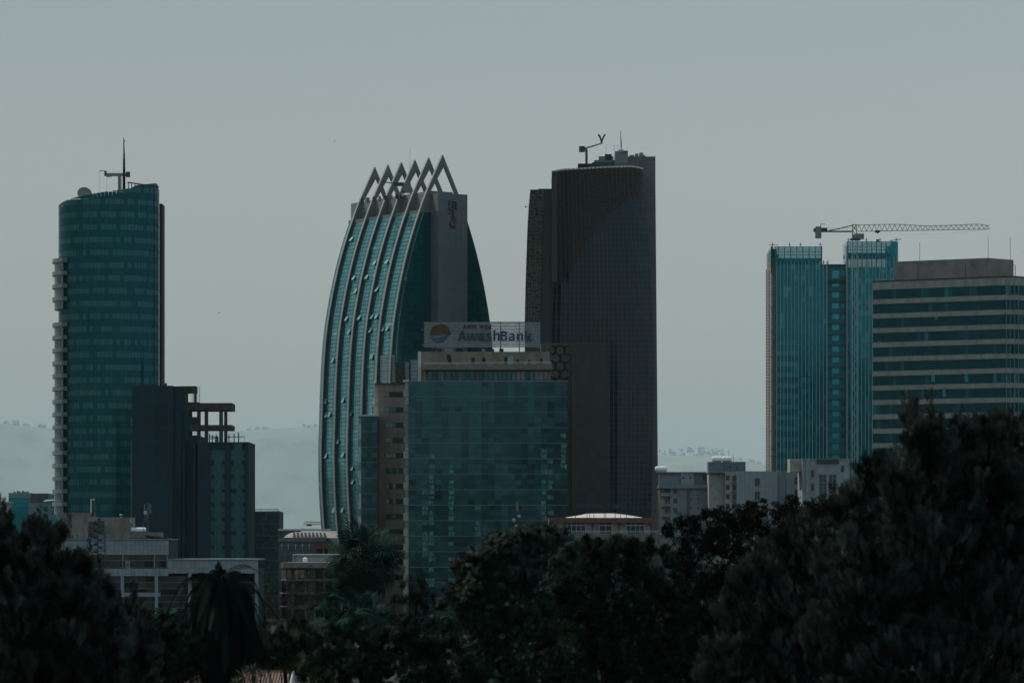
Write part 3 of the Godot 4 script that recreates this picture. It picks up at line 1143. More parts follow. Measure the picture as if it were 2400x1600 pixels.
	c.bx("slew_head", 1369, 1376, 345, 351.5, .5, -.5, M.steel)
	var jb := Geo.new()
	jb.hexa([c.p(1372, 350, .4), c.p(1373, 345, .4), c.p(1410, 334.5, .4), c.p(1411, 337, .4), c.p(1372, 350, -.4), c.p(1373, 345, -.4), c.p(1410, 334.5, -.4), c.p(1411, 337, -.4)])
	c.add("jib", jb, M.panel2)
	c.bar("fork_arm", [Vector3(1409.5, 337, 0), Vector3(1410, 330, 0), Vector3(1405.5, 319, 0), Vector3(1402, 315, 0)], .55, M.dark_steel)
	c.bar("fork_arm", [Vector3(1410.5, 336, 0), Vector3(1411, 330, 0), Vector3(1415.5, 319, 0), Vector3(1419, 314.5, 0)], .5, M.dark_steel)
	var an := site("antenna_mast", "thin pale antenna mast on the plant room of the dark tower", "antenna", 1455.5, 1108, "", s.y(353, bz))
	var ga := Geo.new()
	ga.tube([an.p(1456, 352), an.p(1456, 328), an.p(1455.3, 327), an.p(1455, 305)], [.2, .17, .12, .07], 6)
	an.add("pole", ga, M.steel)


func hexagon(c: Vector2, r: float) -> Array:
	var out := []
	for i in 6:
		out.append(c + Vector2(cos(TAU * i / 6 + PI / 6), sin(TAU * i / 6 + PI / 6)) * r)
	return out


func sign_block() -> void:
	# brown tower with a honeycomb wall
	var h := site("honeycomb_tower", "dull brown windowless tower with honeycomb pattern on its left wall", "building", 1370, 890)
	M.brown = worn(.046, .047, .043, 8.0, .3, .85, 2.0)
	M.brown2 = mat(.046, .044, .038, .8)
	M.brown3 = mat(.054, .051, .044, .8)
	var wg := Geo.new()
	wg.hexa([h.p(1340, 1475, 0), h.p(1339, 801.5, 0), h.p(1420, 801.5, 0), h.p(1443, 1475, 0), h.p(1340, 1475, -20), h.p(1339, 801.5, -20), h.p(1420, 801.5, -20), h.p(1443, 1475, -20)])
	h.add("wall", wg, M.brown)
	var bp := []
	for j in 24:
		for i in 8:
			var e := 1420 + (j + .5) * .9
			bp.append(h.box_xf(lerpf(1339.6, e, i / 8.0) + .2, lerpf(1339.6, e, (i + 1) / 8.0) - .2, 802.5 + j * 25, 827 + j * 25, .08, -.05))
	tiles(h, "wall_panel", bp, [M.brown2, M.brown3], picks(bp.size(), [1, 1]))
	var hz := -1.0
	h.bx("side_wall", 1268, 1339.5, 803, 1420, hz, -20, worn(.085, .086, .078, 6.0, .3))
	M.hex_line = mat(.125, .13, .12, .6)
	var r := 12.3
	for row in 21:
		for col in 5:
			var c := Vector2(1281 + col * 21.3 + (10.65 if row % 2 else 0.0), 802 + row * 18.5)
			if c.x > 1341 or c.x < 1284 or (c.x < 1318 and c.y > 905):
				continue
			var pts := hexagon(c, r)
			var g := Geo.new()
			for i in 6:
				var a: Vector2 = pts[i]
				var b: Vector2 = pts[(i + 1) % 6]
				if a.x > 1339 and b.x > 1339:
					continue
				b.x = minf(b.x, 1339.3)
				a.x = minf(a.x, 1339.3)
				if minf(a.y, b.y) > 803:
					g.bar(h.p(a.x, a.y, hz + .12), h.p(b.x, b.y, hz + .12), .22)
			if g.v.size():
				h.add("honeycomb_cell", g, M.hex_line)
	var blue := mat(.010, .085, .15, .5)
	var le := site("letter_sign", "dark blue capital letters standing on a beam above the white curved roof", "sign", 1406, 880, "", EYE + (HY - 1193) * K * 880)
	le.bx("beam", 1340, 1472, 1190.5, 1193, -.2, -.6, M.dark_steel)
	for x in [1342, 1376, 1410, 1440, 1468]:
		le.bx("strut", x, x + 1.4, 1179, 1192, -.3, -.6, M.dark_steel)
	lettering(le, "letters", "NATIONAL", le.p(1343, 1190.2, .1), 10.7 * K * 880, 72.5 * K * 880, .3, blue)
	lettering(le, "letters", "TOWER", le.p(1424, 1190.2, .1), 10.7 * K * 880, 46 * K * 880, .3, blue)
	# glass office below the big sign
	var s := site("glass_office", "broad blue-green glass office block below the bank sign", "building", 1141, 850)
	M.a_hull = mat(.006, .03, .035, .3)
	M.a_pane = mat(.018, .080, .094, .08, .55, .3)
	M.a_pane2 = mat(.021, .086, .099, .10, .55, .3)
	M.a_pane3 = mat(.012, .056, .071, .07, .55, .3)
	M.a_pane4 = mat(.014, .10, .095, .12, .5, .3)
	M.a_pane5 = mat(.006, .042, .054, .07, .5, .3)
	s.bx("hull", 957.5, 1330, 893, 1425, -.2, -26, M.a_hull)
	var px := []
	var pk := []
	var tint := FastNoiseLite.new()
	tint.seed = 3
	tint.frequency = .03
	var cols := 24
	var rows := 43
	for j in rows:
		for i in cols:
			var x0 := lerpf(958, 1330, i / float(cols))
			var x1 := lerpf(958, 1330, (i + 1) / float(cols))
			var y0 := 893.5 + j * 12.1
			var q := s.box_xf(x0 + .25, x1 - .25, y0 + .25, y0 + 11.85, .04, -.2)
			q.basis = Basis(Vector3.UP, rng.randfn(0, .004)) * Basis(Vector3.RIGHT, rng.randfn(0, .004)) * q.basis
			px.append(q)
			var z := rng.randf()
			var drift := tint.get_noise_2d(i * 9.0, j * 2.2) + (.0 if i <= 10 else -.32) + rng.randf_range(-.05, .05)  # right half darker: a dark building's reflection put into the pane colours
			var k := 1 if drift > .12 else (0 if drift > -.18 else 2)
			if z > .985:
				k = 4
			pk.append(k)
	tiles(s, "window_pane", px, [M.a_pane, M.a_pane2, M.a_pane3, M.a_pane4, M.a_pane5], pk, 300)
	# bright columns of reflection, painted as pale strips over some panes
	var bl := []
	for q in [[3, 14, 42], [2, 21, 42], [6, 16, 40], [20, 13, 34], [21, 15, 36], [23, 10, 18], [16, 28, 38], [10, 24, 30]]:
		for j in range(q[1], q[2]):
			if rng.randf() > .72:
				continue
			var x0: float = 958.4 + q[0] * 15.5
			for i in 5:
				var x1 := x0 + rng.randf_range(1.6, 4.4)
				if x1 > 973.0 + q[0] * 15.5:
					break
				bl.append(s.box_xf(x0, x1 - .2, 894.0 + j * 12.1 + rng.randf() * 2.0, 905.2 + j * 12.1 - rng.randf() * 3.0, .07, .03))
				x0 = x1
	tiles(s, "reflection_strip", bl, [mat(.04, .17, .15, .4, .2), mat(.075, .24, .20, .5, .1), mat(.02, .11, .11, .3, .3)], picks(bl.size(), [4, 2, 5]), 200)
	for j in 15:
		s.bx("ledge", 957, 1331, 892.5 + j * 36.3, 893.9 + j * 36.3, .28, -.1, mat(.12, .15, .15, .5, .2) if j else M.panel2)
	# pale quoins on the left corner
	var qn := []
	for j in 30:
		qn.append(s.box_xf(945 if j % 2 else 949, 957.3, 894 + j * 18.1, 911.4 + j * 18.1, -.1, -3, ))
	tiles(s, "quoin", qn, [worn(.33, .34, .31, 2.0, .4), worn(.20, .22, .20, 2.0, .4)], picks(qn.size(), [2, 1]))
	s.bx("cornice", 944, 958, 890.5, 894.2, .4, -4, M.white)
	# set-back top storeys
	var z := -5.0
	s.bx("penthouse", 979, 1288, 824, 893, z, -22, M.beige)
	s.bx("penthouse_edge", 979, 987, 823.5, 893, z + .15, z - .2, M.white)
	s.bx("terrace_beam", 987, 1294, 854.5, 866, z + 2.6, z + .1, worn(.20, .17, .14, 4.0, .35))
	s.bx("terrace_soffit", 994, 1290, 866, 868, z + 2.4, z + .1, M.dark_concrete)
	var tp := []
	for i in 26:
		tp.append(s.box_xf(1004 + i * 10.85, 1013.6 + i * 10.85, 868.2, 890, z + .2, z - .1))
	tiles(s, "terrace_pane", tp, [M.a_pane, M.a_pane4, M.a_pane3, M.pane_grey], picks(tp.size(), [4, 1.5, 3, 2]))
	for x in [993, 1034, 1076, 1118, 1160, 1202, 1244, 1286]:
		s.bx("terrace_column", x, x + 4.5, 866, 893, z + 1.0, z - .1, M.beige)
	for x in [1050, 1105, 1130]:
		s.bx("door", x, x + 8, 838, 853.5, z + .1, z - .1, M.void if x != 1105 else M.dark_concrete)
	for q in [[1047, 1056, 831, 842], [1182, 1189, 836, 853], [1210, 1217, 842, 853], [1238, 1243, 843, 853], [1266, 1272, 840, 853]]:
		s.bx("vent", q[0], q[1], q[2], q[3], z + .12, z - .1, M.dark_concrete)
	s.bx("door_leaf", 1190, 1203, 836, 853.5, z + .3, z - .1, M.panel3)
	s.bar("handrail", [Vector3(994, 850, z + 2.5), Vector3(1292, 848, z + 2.5)], .12, M.rail)
	s.bar("handrail", [Vector3(994, 852.5, z + 2.5), Vector3(1292, 851, z + 2.5)], .08, M.rail)
	for i in 16:
		s.bar("rail_post", [Vector3(994 + i * 19.8, 849, z + 2.5), Vector3(994 + i * 19.8, 855, z + 2.5)], .1, M.rail)
	for q in [[998, 1020], [1024, 1034], [1041, 1062], [1068, 1084], [1129, 1138], [1140, 1158], [1170, 1180]]:
		s.bx("roof_unit", q[0], q[1], 815.5 + rng.randf() * 2, 824.5, z - 2, z - 5, M.steel if int(q[0]) % 2 else M.dark_concrete)
	# the slatted sign on the roof
	var g := site("bank_sign", "slatted rooftop billboard with round orange and blue emblem and bank name", "sign", 1130, 858, "", s.y(824, z))
	M.slat = worn(.26, .285, .285, 3.0, .35, .6)
	var sl := []
	for j in 17:
		for i in 4:
			sl.append(g.box_xf(993.5 + i * 67.8, 1061 + i * 67.8, 755 + j * 3.5, 757.5 + j * 3.5, .1, -.1))
	tiles(g, "slat", sl, [M.slat], [0])
	for x in [996, 1040, 1084, 1128, 1172, 1216, 1260]:
		g.bx("post", x, x + 2.2, 753.5, 824, -.15, -.45, M.dark_steel)
		g.bar("brace", [Vector3(x + 1, 760, -.4), Vector3(x + 1, 824, -7)], .2, M.dark_steel)
	g.bx("edge_post", 1264, 1266.5, 752.5, 816, .1, -.5, M.steel)
	g.bx("backing_panel", 1012, 1090, 756.5, 781, -.12, -.2, mat(.10, .10, .095, .8))
	for y in [754, 783, 811.5]:
		g.bx("frame_rail", 993, 1266, y, y + 1.2, -.12, -.4, M.dark_steel)
	var teal := mat(.002, .055, .085, .5)
	var rust := mat(.085, .030, .014, .6)
	var k := K * 858
	lettering(g, "letters", "Awash", g.p(1073, 798.8, .15), 25.5 * k, 98.5 * k, .35, teal)
	lettering(g, "letters", "Bank", g.p(1173.5, 799.2, .15), 25.0 * k, 73.5 * k, .35, teal)
	# the name in its other script, built stroke by stroke
	var e := Geo.new()
	for q in [[1089.5, 761, 1086, 771], [1089.5, 761, 1093, 771], [1087.5, 766, 1092, 766], [1096, 763, 1104, 763], [1100, 763, 1099, 771], [1096, 763, 1096, 767], [1104, 763, 1104, 767], [1107, 762, 1107, 771], [1107, 762, 1115, 762], [1115, 762, 1115, 771], [1111, 762, 1111, 767], [1126, 763, 1134, 763], [1130, 763, 1130, 771], [1126, 763, 1126, 768], [1134, 763, 1134, 768], [1137, 763, 1143, 763], [1140, 761, 1140, 771], [1137, 771, 1143, 771], [1146, 763, 1146, 771], [1146, 766, 1152, 762], [1146, 767, 1152, 771], [1150, 761, 1151, 771]]:
		e.bar(g.p(q[0], q[1], .2), g.p(q[2], q[3], .2), .21)
	g.add("letters", e, rust)
	# emblem: a striped orange ball over a blue wave
	var cx := 1031.5
	var cy := 782.0
	var R := 24.0
	var arc := func(y0: float, y1: float, bend: float) -> PackedVector2Array:
		var out := PackedVector2Array()
		for i in 17:
			var t := -1.0 + i / 8.0
			var yy := y1 - bend * t * t * .5 + .06 * sin(t * 3.0)
			var half := sqrt(maxf(0.0, 1.0 - yy * yy))
			out.append(Vector2(clampf(t * half * 1.0, -half, half), yy))
		for i in 17:
			var t := 1.0 - i / 8.0
			var yy := y0 - bend * t * t * .5 + .06 * sin(t * 3.0)
			var half := sqrt(maxf(0.0, 1.0 - yy * yy))
			out.append(Vector2(clampf(t * half * 1.0, -half, half), yy))
		return out
	var to := Transform3D(Basis.from_scale(Vector3(R * k, R * k, 1)), g.p(cx, cy, .3))
	for b in [[.62, .93, .25, 0], [.26, .57, .2, 0], [-.08, .21, .1, 0]]:
		var gg := Geo.new()
		gg.prism(arc.call(b[0], b[1], b[2]), to, .3)
		g.add("emblem", gg, rust)
	var wave := Geo.new()
	var wv := PackedVector2Array()
	for i in 13:
		var t := i / 12.0
		wv.append(Vector2(-.98 + 1.98 * t, -.30 - .16 * sin(t * 4.0) + .42 * t * t))
	for i in 13:
		var t := 1.0 - i / 12.0
		wv.append(Vector2(-.98 + 1.98 * t, -.36 - .62 * sin(t * PI) + .46 * t * t - .02))
	wave.prism(wv, to, .3)
	g.add("emblem", wave, mat(.006, .06, .13, .5))
	var line := Geo.new()
	for i in 8:
		var t0 := .2 + i / 10.0
		var t1 := .2 + (i + 1) / 10.0
		line.bar(g.p(cx + R * (-.98 + 1.98 * t0), cy + R * (.62 + .1 * sin(t0 * 4) - .75 * t0 * t0), .45), g.p(cx + R * (-.98 + 1.98 * t1), cy + R * (.62 + .1 * sin(t1 * 4) - .75 * t1 * t1), .45), .1)
	g.add("emblem_line", line, M.slat)
	for q in [[992, 808], [991, 772]]:
		g.bx("lamp", q[0] - 3, q[0], q[1] - 2, q[1] + 2, .8, .2, M.steel)


func beige_block() -> void:
	var s := site("beige_office", "narrow beige office block with short dark window strips", "building", 915, 935)
	s.bx("wall", 886, 952, 900, 1425, 0, -24, M.beige)
	s.bx("side_wall", 878, 886.2, 900, 1425, -.6, -24, worn(.42, .38, .33, 6.0, .3))  # sunlit left side, its brightness put into a paler beige
	s.bx("coping", 877.5, 953, 898, 900.6, .3, -24, M.raw)
	s.bx("balcony", 873, 880, 934, 947, -8, -12, M.white)
	s.bx("balcony", 871, 876, 1050, 1056, -8, -12, M.white)
	var jo := Geo.new()
	for j in 42:
		jo.bar(s.p(886, 906 + j * 12, 0), s.p(951, 906 + j * 12, 0), .07)
	for i in 6:
		jo.bar(s.p(890 + i * 11, 900, 0), s.p(890 + i * 11, 1425, 0), .06)
	s.add("joints", jo, mat(.13, .11, .09, .9), null, true)
	for j in 13:
		var y := 918.5 + j * 35.7
		var w := s.bx("window", 904, 951.6, y, y + 12, .05, -.3, M.void)
		for i in 6:
			var m: Material = M.pane_grey if i < 3 and rng.randf() < .6 else M.n_pane4
			if rng.randf() < .1:
				m = M.teal_pane
			s.bx("pane", 904.6 + i * 7.8, 911.8 + i * 7.8, y + .7, y + 11.3, .09, -.1, m, w)
		s.bx("vent", 932, 934.5, y + 26, y + 28.5, .06, -.1, M.void)
	# louvred roof screen
	var l := site("roof_louvres", "pale louvred plant screen on the roof of the beige block", "roof screen", 930, 945, "", s.y(898) - .2)
	M.louvre_w = mat(.42, .44, .44, .5)
	var lv := []
	for j in 17:
		lv.append(l.box_xf(891, 910, 833 + j * 3.7, 834.9 + j * 3.7, 0, -1.4))
		lv.append(l.box_xf(918, 925, 833 + j * 3.7, 834.7 + j * 3.7, -1, -1.8))
		lv.append(l.box_xf(950, 958, 848 + j * 3.0, 849.3 + j * 3.0, -1, -1.8))
		lv.append(l.box_xf(962, 978, 844 + j * 3.2, 845.5 + j * 3.2, -1, -1.8))
	tiles(l, "louvre", lv, [M.louvre_w, M.rail], picks(lv.size(), [2, 1]))
	for x in [891.5, 907, 917, 926, 948, 960]:
		l.bx("post", x, x + 1.6, 836, 899, -.5, -.9, M.dark_steel)
	for j in 9:
		l.bar("rail", [Vector3(910, 835 + j * 7, -1.5), Vector3(980, 838 + j * 7, -1.5)], .14, M.dark_steel)
	l.bx("machine", 926, 950, 850, 899, -2.5, -6, M.n_dark)
	var b := site("slim_glass_block", "slim dark glass block with pale corner stones beside the beige block", "building", 862, 925)
	b.bx("hull", 846, 884, 974, 1425, 0, -20, M.a_hull)
	var px := []
	for j in 30:
		for i in 3:
			px.append(b.box_xf(846.4 + i * 12.4, 858.2 + i * 12.4, 975 + j * 12.1, 986.6 + j * 12.1, .12, -.05))
	tiles(b, "window_pane", px, [M.a_pane3, M.a_pane5, M.a_pane], picks(px.size(), [4, 3, 2]))
	for j in 10:
		b.bx("ledge", 845.8, 884, 974.2 + j * 36.3, 975.4 + j * 36.3, .3, -.1, M.steel)
	for j in 24:
		b.bx("quoin", 838.5 if j % 2 else 841, 846.2, 975 + j * 18.1, 992.4 + j * 18.1, .05, -2, M.white if j % 3 else M.panel)
	b.bx("cornice", 838, 884.5, 971.5, 975, .5, -20, M.white)
func net_towers() -> void:
	var s := site("twin_towers", "pair of tall towers under construction wrapped in turquoise netting and glass", "tower", 1950, 1130)
	M.t_hull = mat(.005, .055, .068, .4, .1)
	M.t_pane = mat(.004, .155, .19, .15, .35, .3)
	M.t_pane2 = mat(.006, .18, .215, .18, .35, .3)
	M.t_pane3 = mat(.014, .215, .245, .2, .3, .6)
	M.t_lit = mat(.012, .30, .36, .3, .3, .6)
	M.t_fin = mat(.22, .36, .37, .5, .2)
	M.t_net = mat(.004, .30, .34, .8)
	M.t_net.transparency = BaseMaterial3D.TRANSPARENCY_ALPHA
	M.t_net.albedo_color.a = .30
	M.t_net.backlight_enabled = true
	M.t_net.backlight = Color(.1, .5, .55)
	M.t_core = mat(.022, .17, .195, .8)
	s.bx("tower_body", 1820.5, 1939, 619, 1425, -.3, -24, M.t_hull)
	s.bx("tower_body", 1986.5, 2096, 626, 1425, -.3, -24, M.t_hull)
	s.bx("link_body", 1939, 1987, 620, 1425, -2, -22, M.t_core)
	s.bx("flank_wall", 1808.5, 1821, 583, 1425, -1.2, -22, worn(.24, .24, .235, 5.0, .35))
	var panes := []
	var pk := []
	for q in [[1821, 1938.5, 14, 619, 0], [1987, 2095, 13, 626, 1]]:
		var rows := int((1440 - q[3]) / 12.6)
		for j in rows:
			for i in q[2]:
				var x0 := lerpf(q[0], q[1], i / float(q[2]))
				var x1 := lerpf(q[0], q[1], (i + 1) / float(q[2]))
				panes.append(s.box_xf(x0 + .3, x1 - .3, q[3] + 1 + j * 12.6, q[3] + 13.1 + j * 12.6, 0, -.25))
				var z := rng.randf()
				var k := 0 if z < .6 else (1 if z < .93 else 2)
				if q[4] == 1:
					k = 1 if z < .55 else (2 if z < .8 else 0)
				elif i < 6 and j > 12 and j % 2 == 0:
					k = 3 if z < .45 else 2
				elif i in [7, 9, 11] and j % 2 == 1 and z < .5:
					k = 1
				pk.append(k)
	tiles(s, "window_pane", panes, [M.t_pane, M.t_pane2, M.t_pane3, mat(.008, .21, .25, .25, .3, .4)], pk, 300)
	for i in 15:
		s.bx("fin", 1820.6 + i * 8.4, 1821.9 + i * 8.4, 612, 1425, .35, -.1, M.t_fin)
	for i in 14:
		s.bx("fin", 1986.6 + i * 8.3, 1987.9 + i * 8.3, 600, 1425, .35, -.1, M.t_fin)
	s.bx("edge_fin", 1937, 1940.5, 619, 1425, .6, -5, M.panel)
	s.bx("edge_fin", 1984.5, 1988, 575, 1425, .6, -5, M.panel)
	# recess with its single column of bright windows
	for j in 26:
		s.bx("window", 1951.5, 1967.5, 634 + j * 25.4, 646 + j * 25.4 if j else 652, -1.9, -2.2, M.t_lit)
		if rng.randf() < .7:
			s.bx("pane", 1972, 1981, 634 + j * 25.4, 646 + j * 25.4, -1.9, -2.2, M.t_pane2)
		s.bx("floor_edge", 1939.5, 1986, 656 + j * 25.4, 659 + j * 25.4, -1.7, -2.2, mat(.015, .11, .125, .7))
	s.bx("beam", 1939.5, 1986, 619, 623, -1.6, -8, M.dark_steel)
	s.bx("beam", 1939.5, 1986, 656, 664, -1.6, -8, M.dark_steel)
	# see-through crowns: netting on a steel frame with sky behind
	for q in [[1808.5, 1927, 577, 620, 8, 606], [1986, 2090, 565, 627, 9, 594]]:
		s.bx("netting", q[0] + 8 if q[0] < 1900 else q[0], q[1], q[2], q[3], .1, .04, M.t_net)
		s.bx("netting", q[0], q[1], q[2] + 1, q[3], -14, -14.06, M.t_net)
		s.bx("netting", q[0], q[0] + .5, q[2], q[3], 0, -14, M.t_net)
		for i in q[4] + 1:
			var x := lerpf(q[0] + 2, q[1] - 1, i / float(q[4]))
			s.bx("column", x - .9, x + .9, q[2], q[3] + 1, -.3, -.8, M.dark_steel)
			s.bx("column", x - .6, x + .6, q[2] + 1, q[3] + 1, -13, -13.5, M.dark_steel)
			if i < q[4]:
				s.bx("stud", x + 6, x + 6.8, q[2], q[3] + 1, -.3, -.5, M.t_net)
		for y in [q[2] + 1, q[2] + 12, q[2] + 20]:
			s.bx("rail", q[0], q[1], y, y + .9, -.2, -.5, mat(.01, .10, .12, .6))
		s.bx("slab", q[0] + 10 if q[0] < 1900 else q[0], q[1] - .5, q[5] - 1.5, q[5] + 5, -.5, -14, M.t_core)
	s.bx("corner_post", 1807.5, 1810, 577, 640, .2, -.6, M.dark_steel)
	s.bx("corner_post", 1925, 1927.6, 577, 620, .2, -.6, M.dark_steel)
	s.bar("brace", [Vector3(1811, 582, -.6), Vector3(1821, 618, -.6)], .35, M.dark_steel)
	s.bar("brace", [Vector3(1815, 585, -.6), Vector3(1824, 604, -.6)], .5, M.dark_steel)
	var cv := Geo.new()  # the rounded right corner of the higher crown
	for i in 8:
		var t0 := i / 8.0 * PI / 2
		var t1 := (i + 1) / 8.0 * PI / 2
		var a := s.p(2090, 565, 0)
		var r := s.x(2108) - s.x(2090)
		var lo := s.y(1425)
		var p0 := Vector3(a.x + r * sin(t0), 0, -r + r * cos(t0))
		var p1 := Vector3(a.x + r * sin(t1), 0, -r + r * cos(t1))
		cv.quad(p0 + Vector3(0, lo, 0), p0 + Vector3(0, a.y, 0), p1 + Vector3(0, a.y, 0), p1 + Vector3(0, lo, 0))
		cv.quad(p1 + Vector3(0, lo, -18), p1 + Vector3(0, a.y, -18), p0 + Vector3(0, a.y, -18), p0 + Vector3(0, lo, -18))
	s.add("rounded_corner", cv, M.t_pane2)
	for x in [1811, 1851, 1877, 1923, 1931, 1941, 1984, 1989, 2031, 2063, 2101]:
		var y0: float = 577 if x < 1928 else (619 if x < 1986 else 566)
		s.bar("scaffold_pole", [Vector3(x, y0 + 2, -.4), Vector3(x + .3, y0 - 9, -.4)], .2, M.dark_steel)
		s.bar("scaffold_tie", [Vector3(x - 3, y0 - 4, -.4), Vector3(x + 4, y0 - 3.4, -.4)], .14, M.dark_steel)
	s.bar("scaffold_tie", [Vector3(1802, 573.5, -.4), Vector3(1825, 574, -.4)], .14, M.dark_steel)
	s.bar("scaffold_tie", [Vector3(2086, 564, -.4), Vector3(2113, 560, -.4)], .2, M.dark_steel)
	s.bx("hopper", 2055, 2061, 560.5, 566, 0, -1, M.dark_steel)
	# hoist mast up the left flank
	var h := site("hoist_mast", "slim lattice hoist mast standing along the left flank of the netted towers", "hoist mast", 1800, 1126)
	for x in [1796.5, 1803.5]:
		for z in [0.0, -1.0]:
			h.bar("rail", [Vector3(x, 632, z), Vector3(x, 1428, z)], .2, M.dark_steel)
	for j in 112:
		h.bx("rung", 1796.5, 1803.5, 633 + j * 7.0, 634.1 + j * 7.0, .1, -.1, M.dark_steel)
	for j in 10:
		h.bar("wall_tie", [Vector3(1803, 662 + j * 58, -.5), Vector3(1811, 662 + j * 58, -1.6)], .12, M.dark_steel)
	tower_crane(site("tower_crane", "yellowish white tower crane with long lattice jib above the netted towers", "crane", 2002, 1122), M.dark_steel)


func tower_crane(s: Site, dark: Material) -> void:
	var pale := mat(.30, .27, .19, .5, .1)
	for x in [1998.5, 2009.5]:
		for z in [0.0, -1.6]:
			s.bar("mast_chord", [Vector3(x, 545, z), Vector3(x, 1429, z)], .28, M.t_fin)
	for j in 60:
		var y := 560 + j * 14.0
		var a := 1998.5 if j % 2 else 2009.5
		s.bar("mast_lacing", [Vector3(a, y, 0), Vector3(2008 - a + 2000, y + 14, 0)], .14, M.t_fin)
	for q in [[1998, 526, 2000, 560], [2007.5, 526, 2008.5, 560], [1998, 527, 2008, 540], [2008, 527, 1999, 540], [1999, 540, 2008, 552], [1998, 526, 2008, 526.5]]:
		for z in [0.2, -1.4]:
			s.bar("tower_head", [Vector3(q[0], q[1], z), Vector3(q[2], q[3], z)], .26, pale)
	s.bx("slew_ring", 1994, 2018, 558.5, 562, .6, -2, dark)
	s.bx("machinery", 2001, 2009, 549, 559, .5, -1.8, M.steel)
	s.bx("cab", 2012, 2026, 547, 559.5, .8, -1.2, M.panel2)
	s.bx("cab_window", 2014, 2024.5, 548.5, 555, .88, .6, M.pane_grey)
	# jib: one top chord, two bottom chords, zigzag lacing
	var top := func(px: float) -> float: return 527.0 + curve([[2008, 0], [2120, -1], [2160, 1.6], [2200, 1.6], [2260, -.5], [2300, -1.5], [2320, 2]], px)
	var low := func(px: float) -> float: return lerpf(542.3, 536.8, (px - 2008) / 312.0)
	for i in 26:
		var x0 := 2008 + i * 12.0
		var x1 := x0 + 12.0
		s.bar("jib_chord", [Vector3(x0, top.call(x0), -.6), Vector3(x1, top.call(x1), -.6)], .2, pale)
		for z in [.1, -1.3]:
			s.bar("jib_chord", [Vector3(x0, low.call(x0), z), Vector3(x1, low.call(x1), z)], .2, pale)
			s.bar("jib_lacing", [Vector3(x0, low.call(x0), z), Vector3(x0 + 6, top.call(x0 + 6), -.6), Vector3(x1, low.call(x1), z)], .14, pale)
	s.bx("counter_jib", 1922, 1998, 540.5, 543, .2, -1.4, dark)
	s.bar("tie_bar", [Vector3(1998, 528, -.6), Vector3(1962, 537, -.6), Vector3(1944, 540, -.6)], .3, dark)
	s.bx("counterweight", 1912.5, 1926, 530.5, 557, .6, -1.8, M.steel)
	s.bx("ballast_frame", 1908, 1926, 535, 542.5, .3, -1.5, dark)
	s.bx("winch", 1927, 1940, 533.5, 541, .2, -1.4, dark)
	s.bar("wind_vane", [Vector3(1924, 531, 0), Vector3(1924, 525, 0), Vector3(1934, 525, 0)], .18, dark)
	for i in 9:
		s.bar("rail_post", [Vector3(1942 + i * 6.4, 540.5, .1), Vector3(1942 + i * 6.4, 534.5, .1)], .07, M.t_fin)
	s.bar("handrail", [Vector3(1942, 534.5, .1), Vector3(1996, 534, .1)], .07, M.t_fin)
	s.bx("trolley", 2052.5, 2064, 539.5, 543.5, .4, -1.6, dark)
	s.bx("hook_block", 2056.5, 2060, 543, 546.5, 0, -.8, dark)
	s.bar("hoist_rope", [Vector3(2064, 549, -.6), Vector3(2200, 549, -.6), Vector3(2318, 537.5, -.6)], .03, dark)


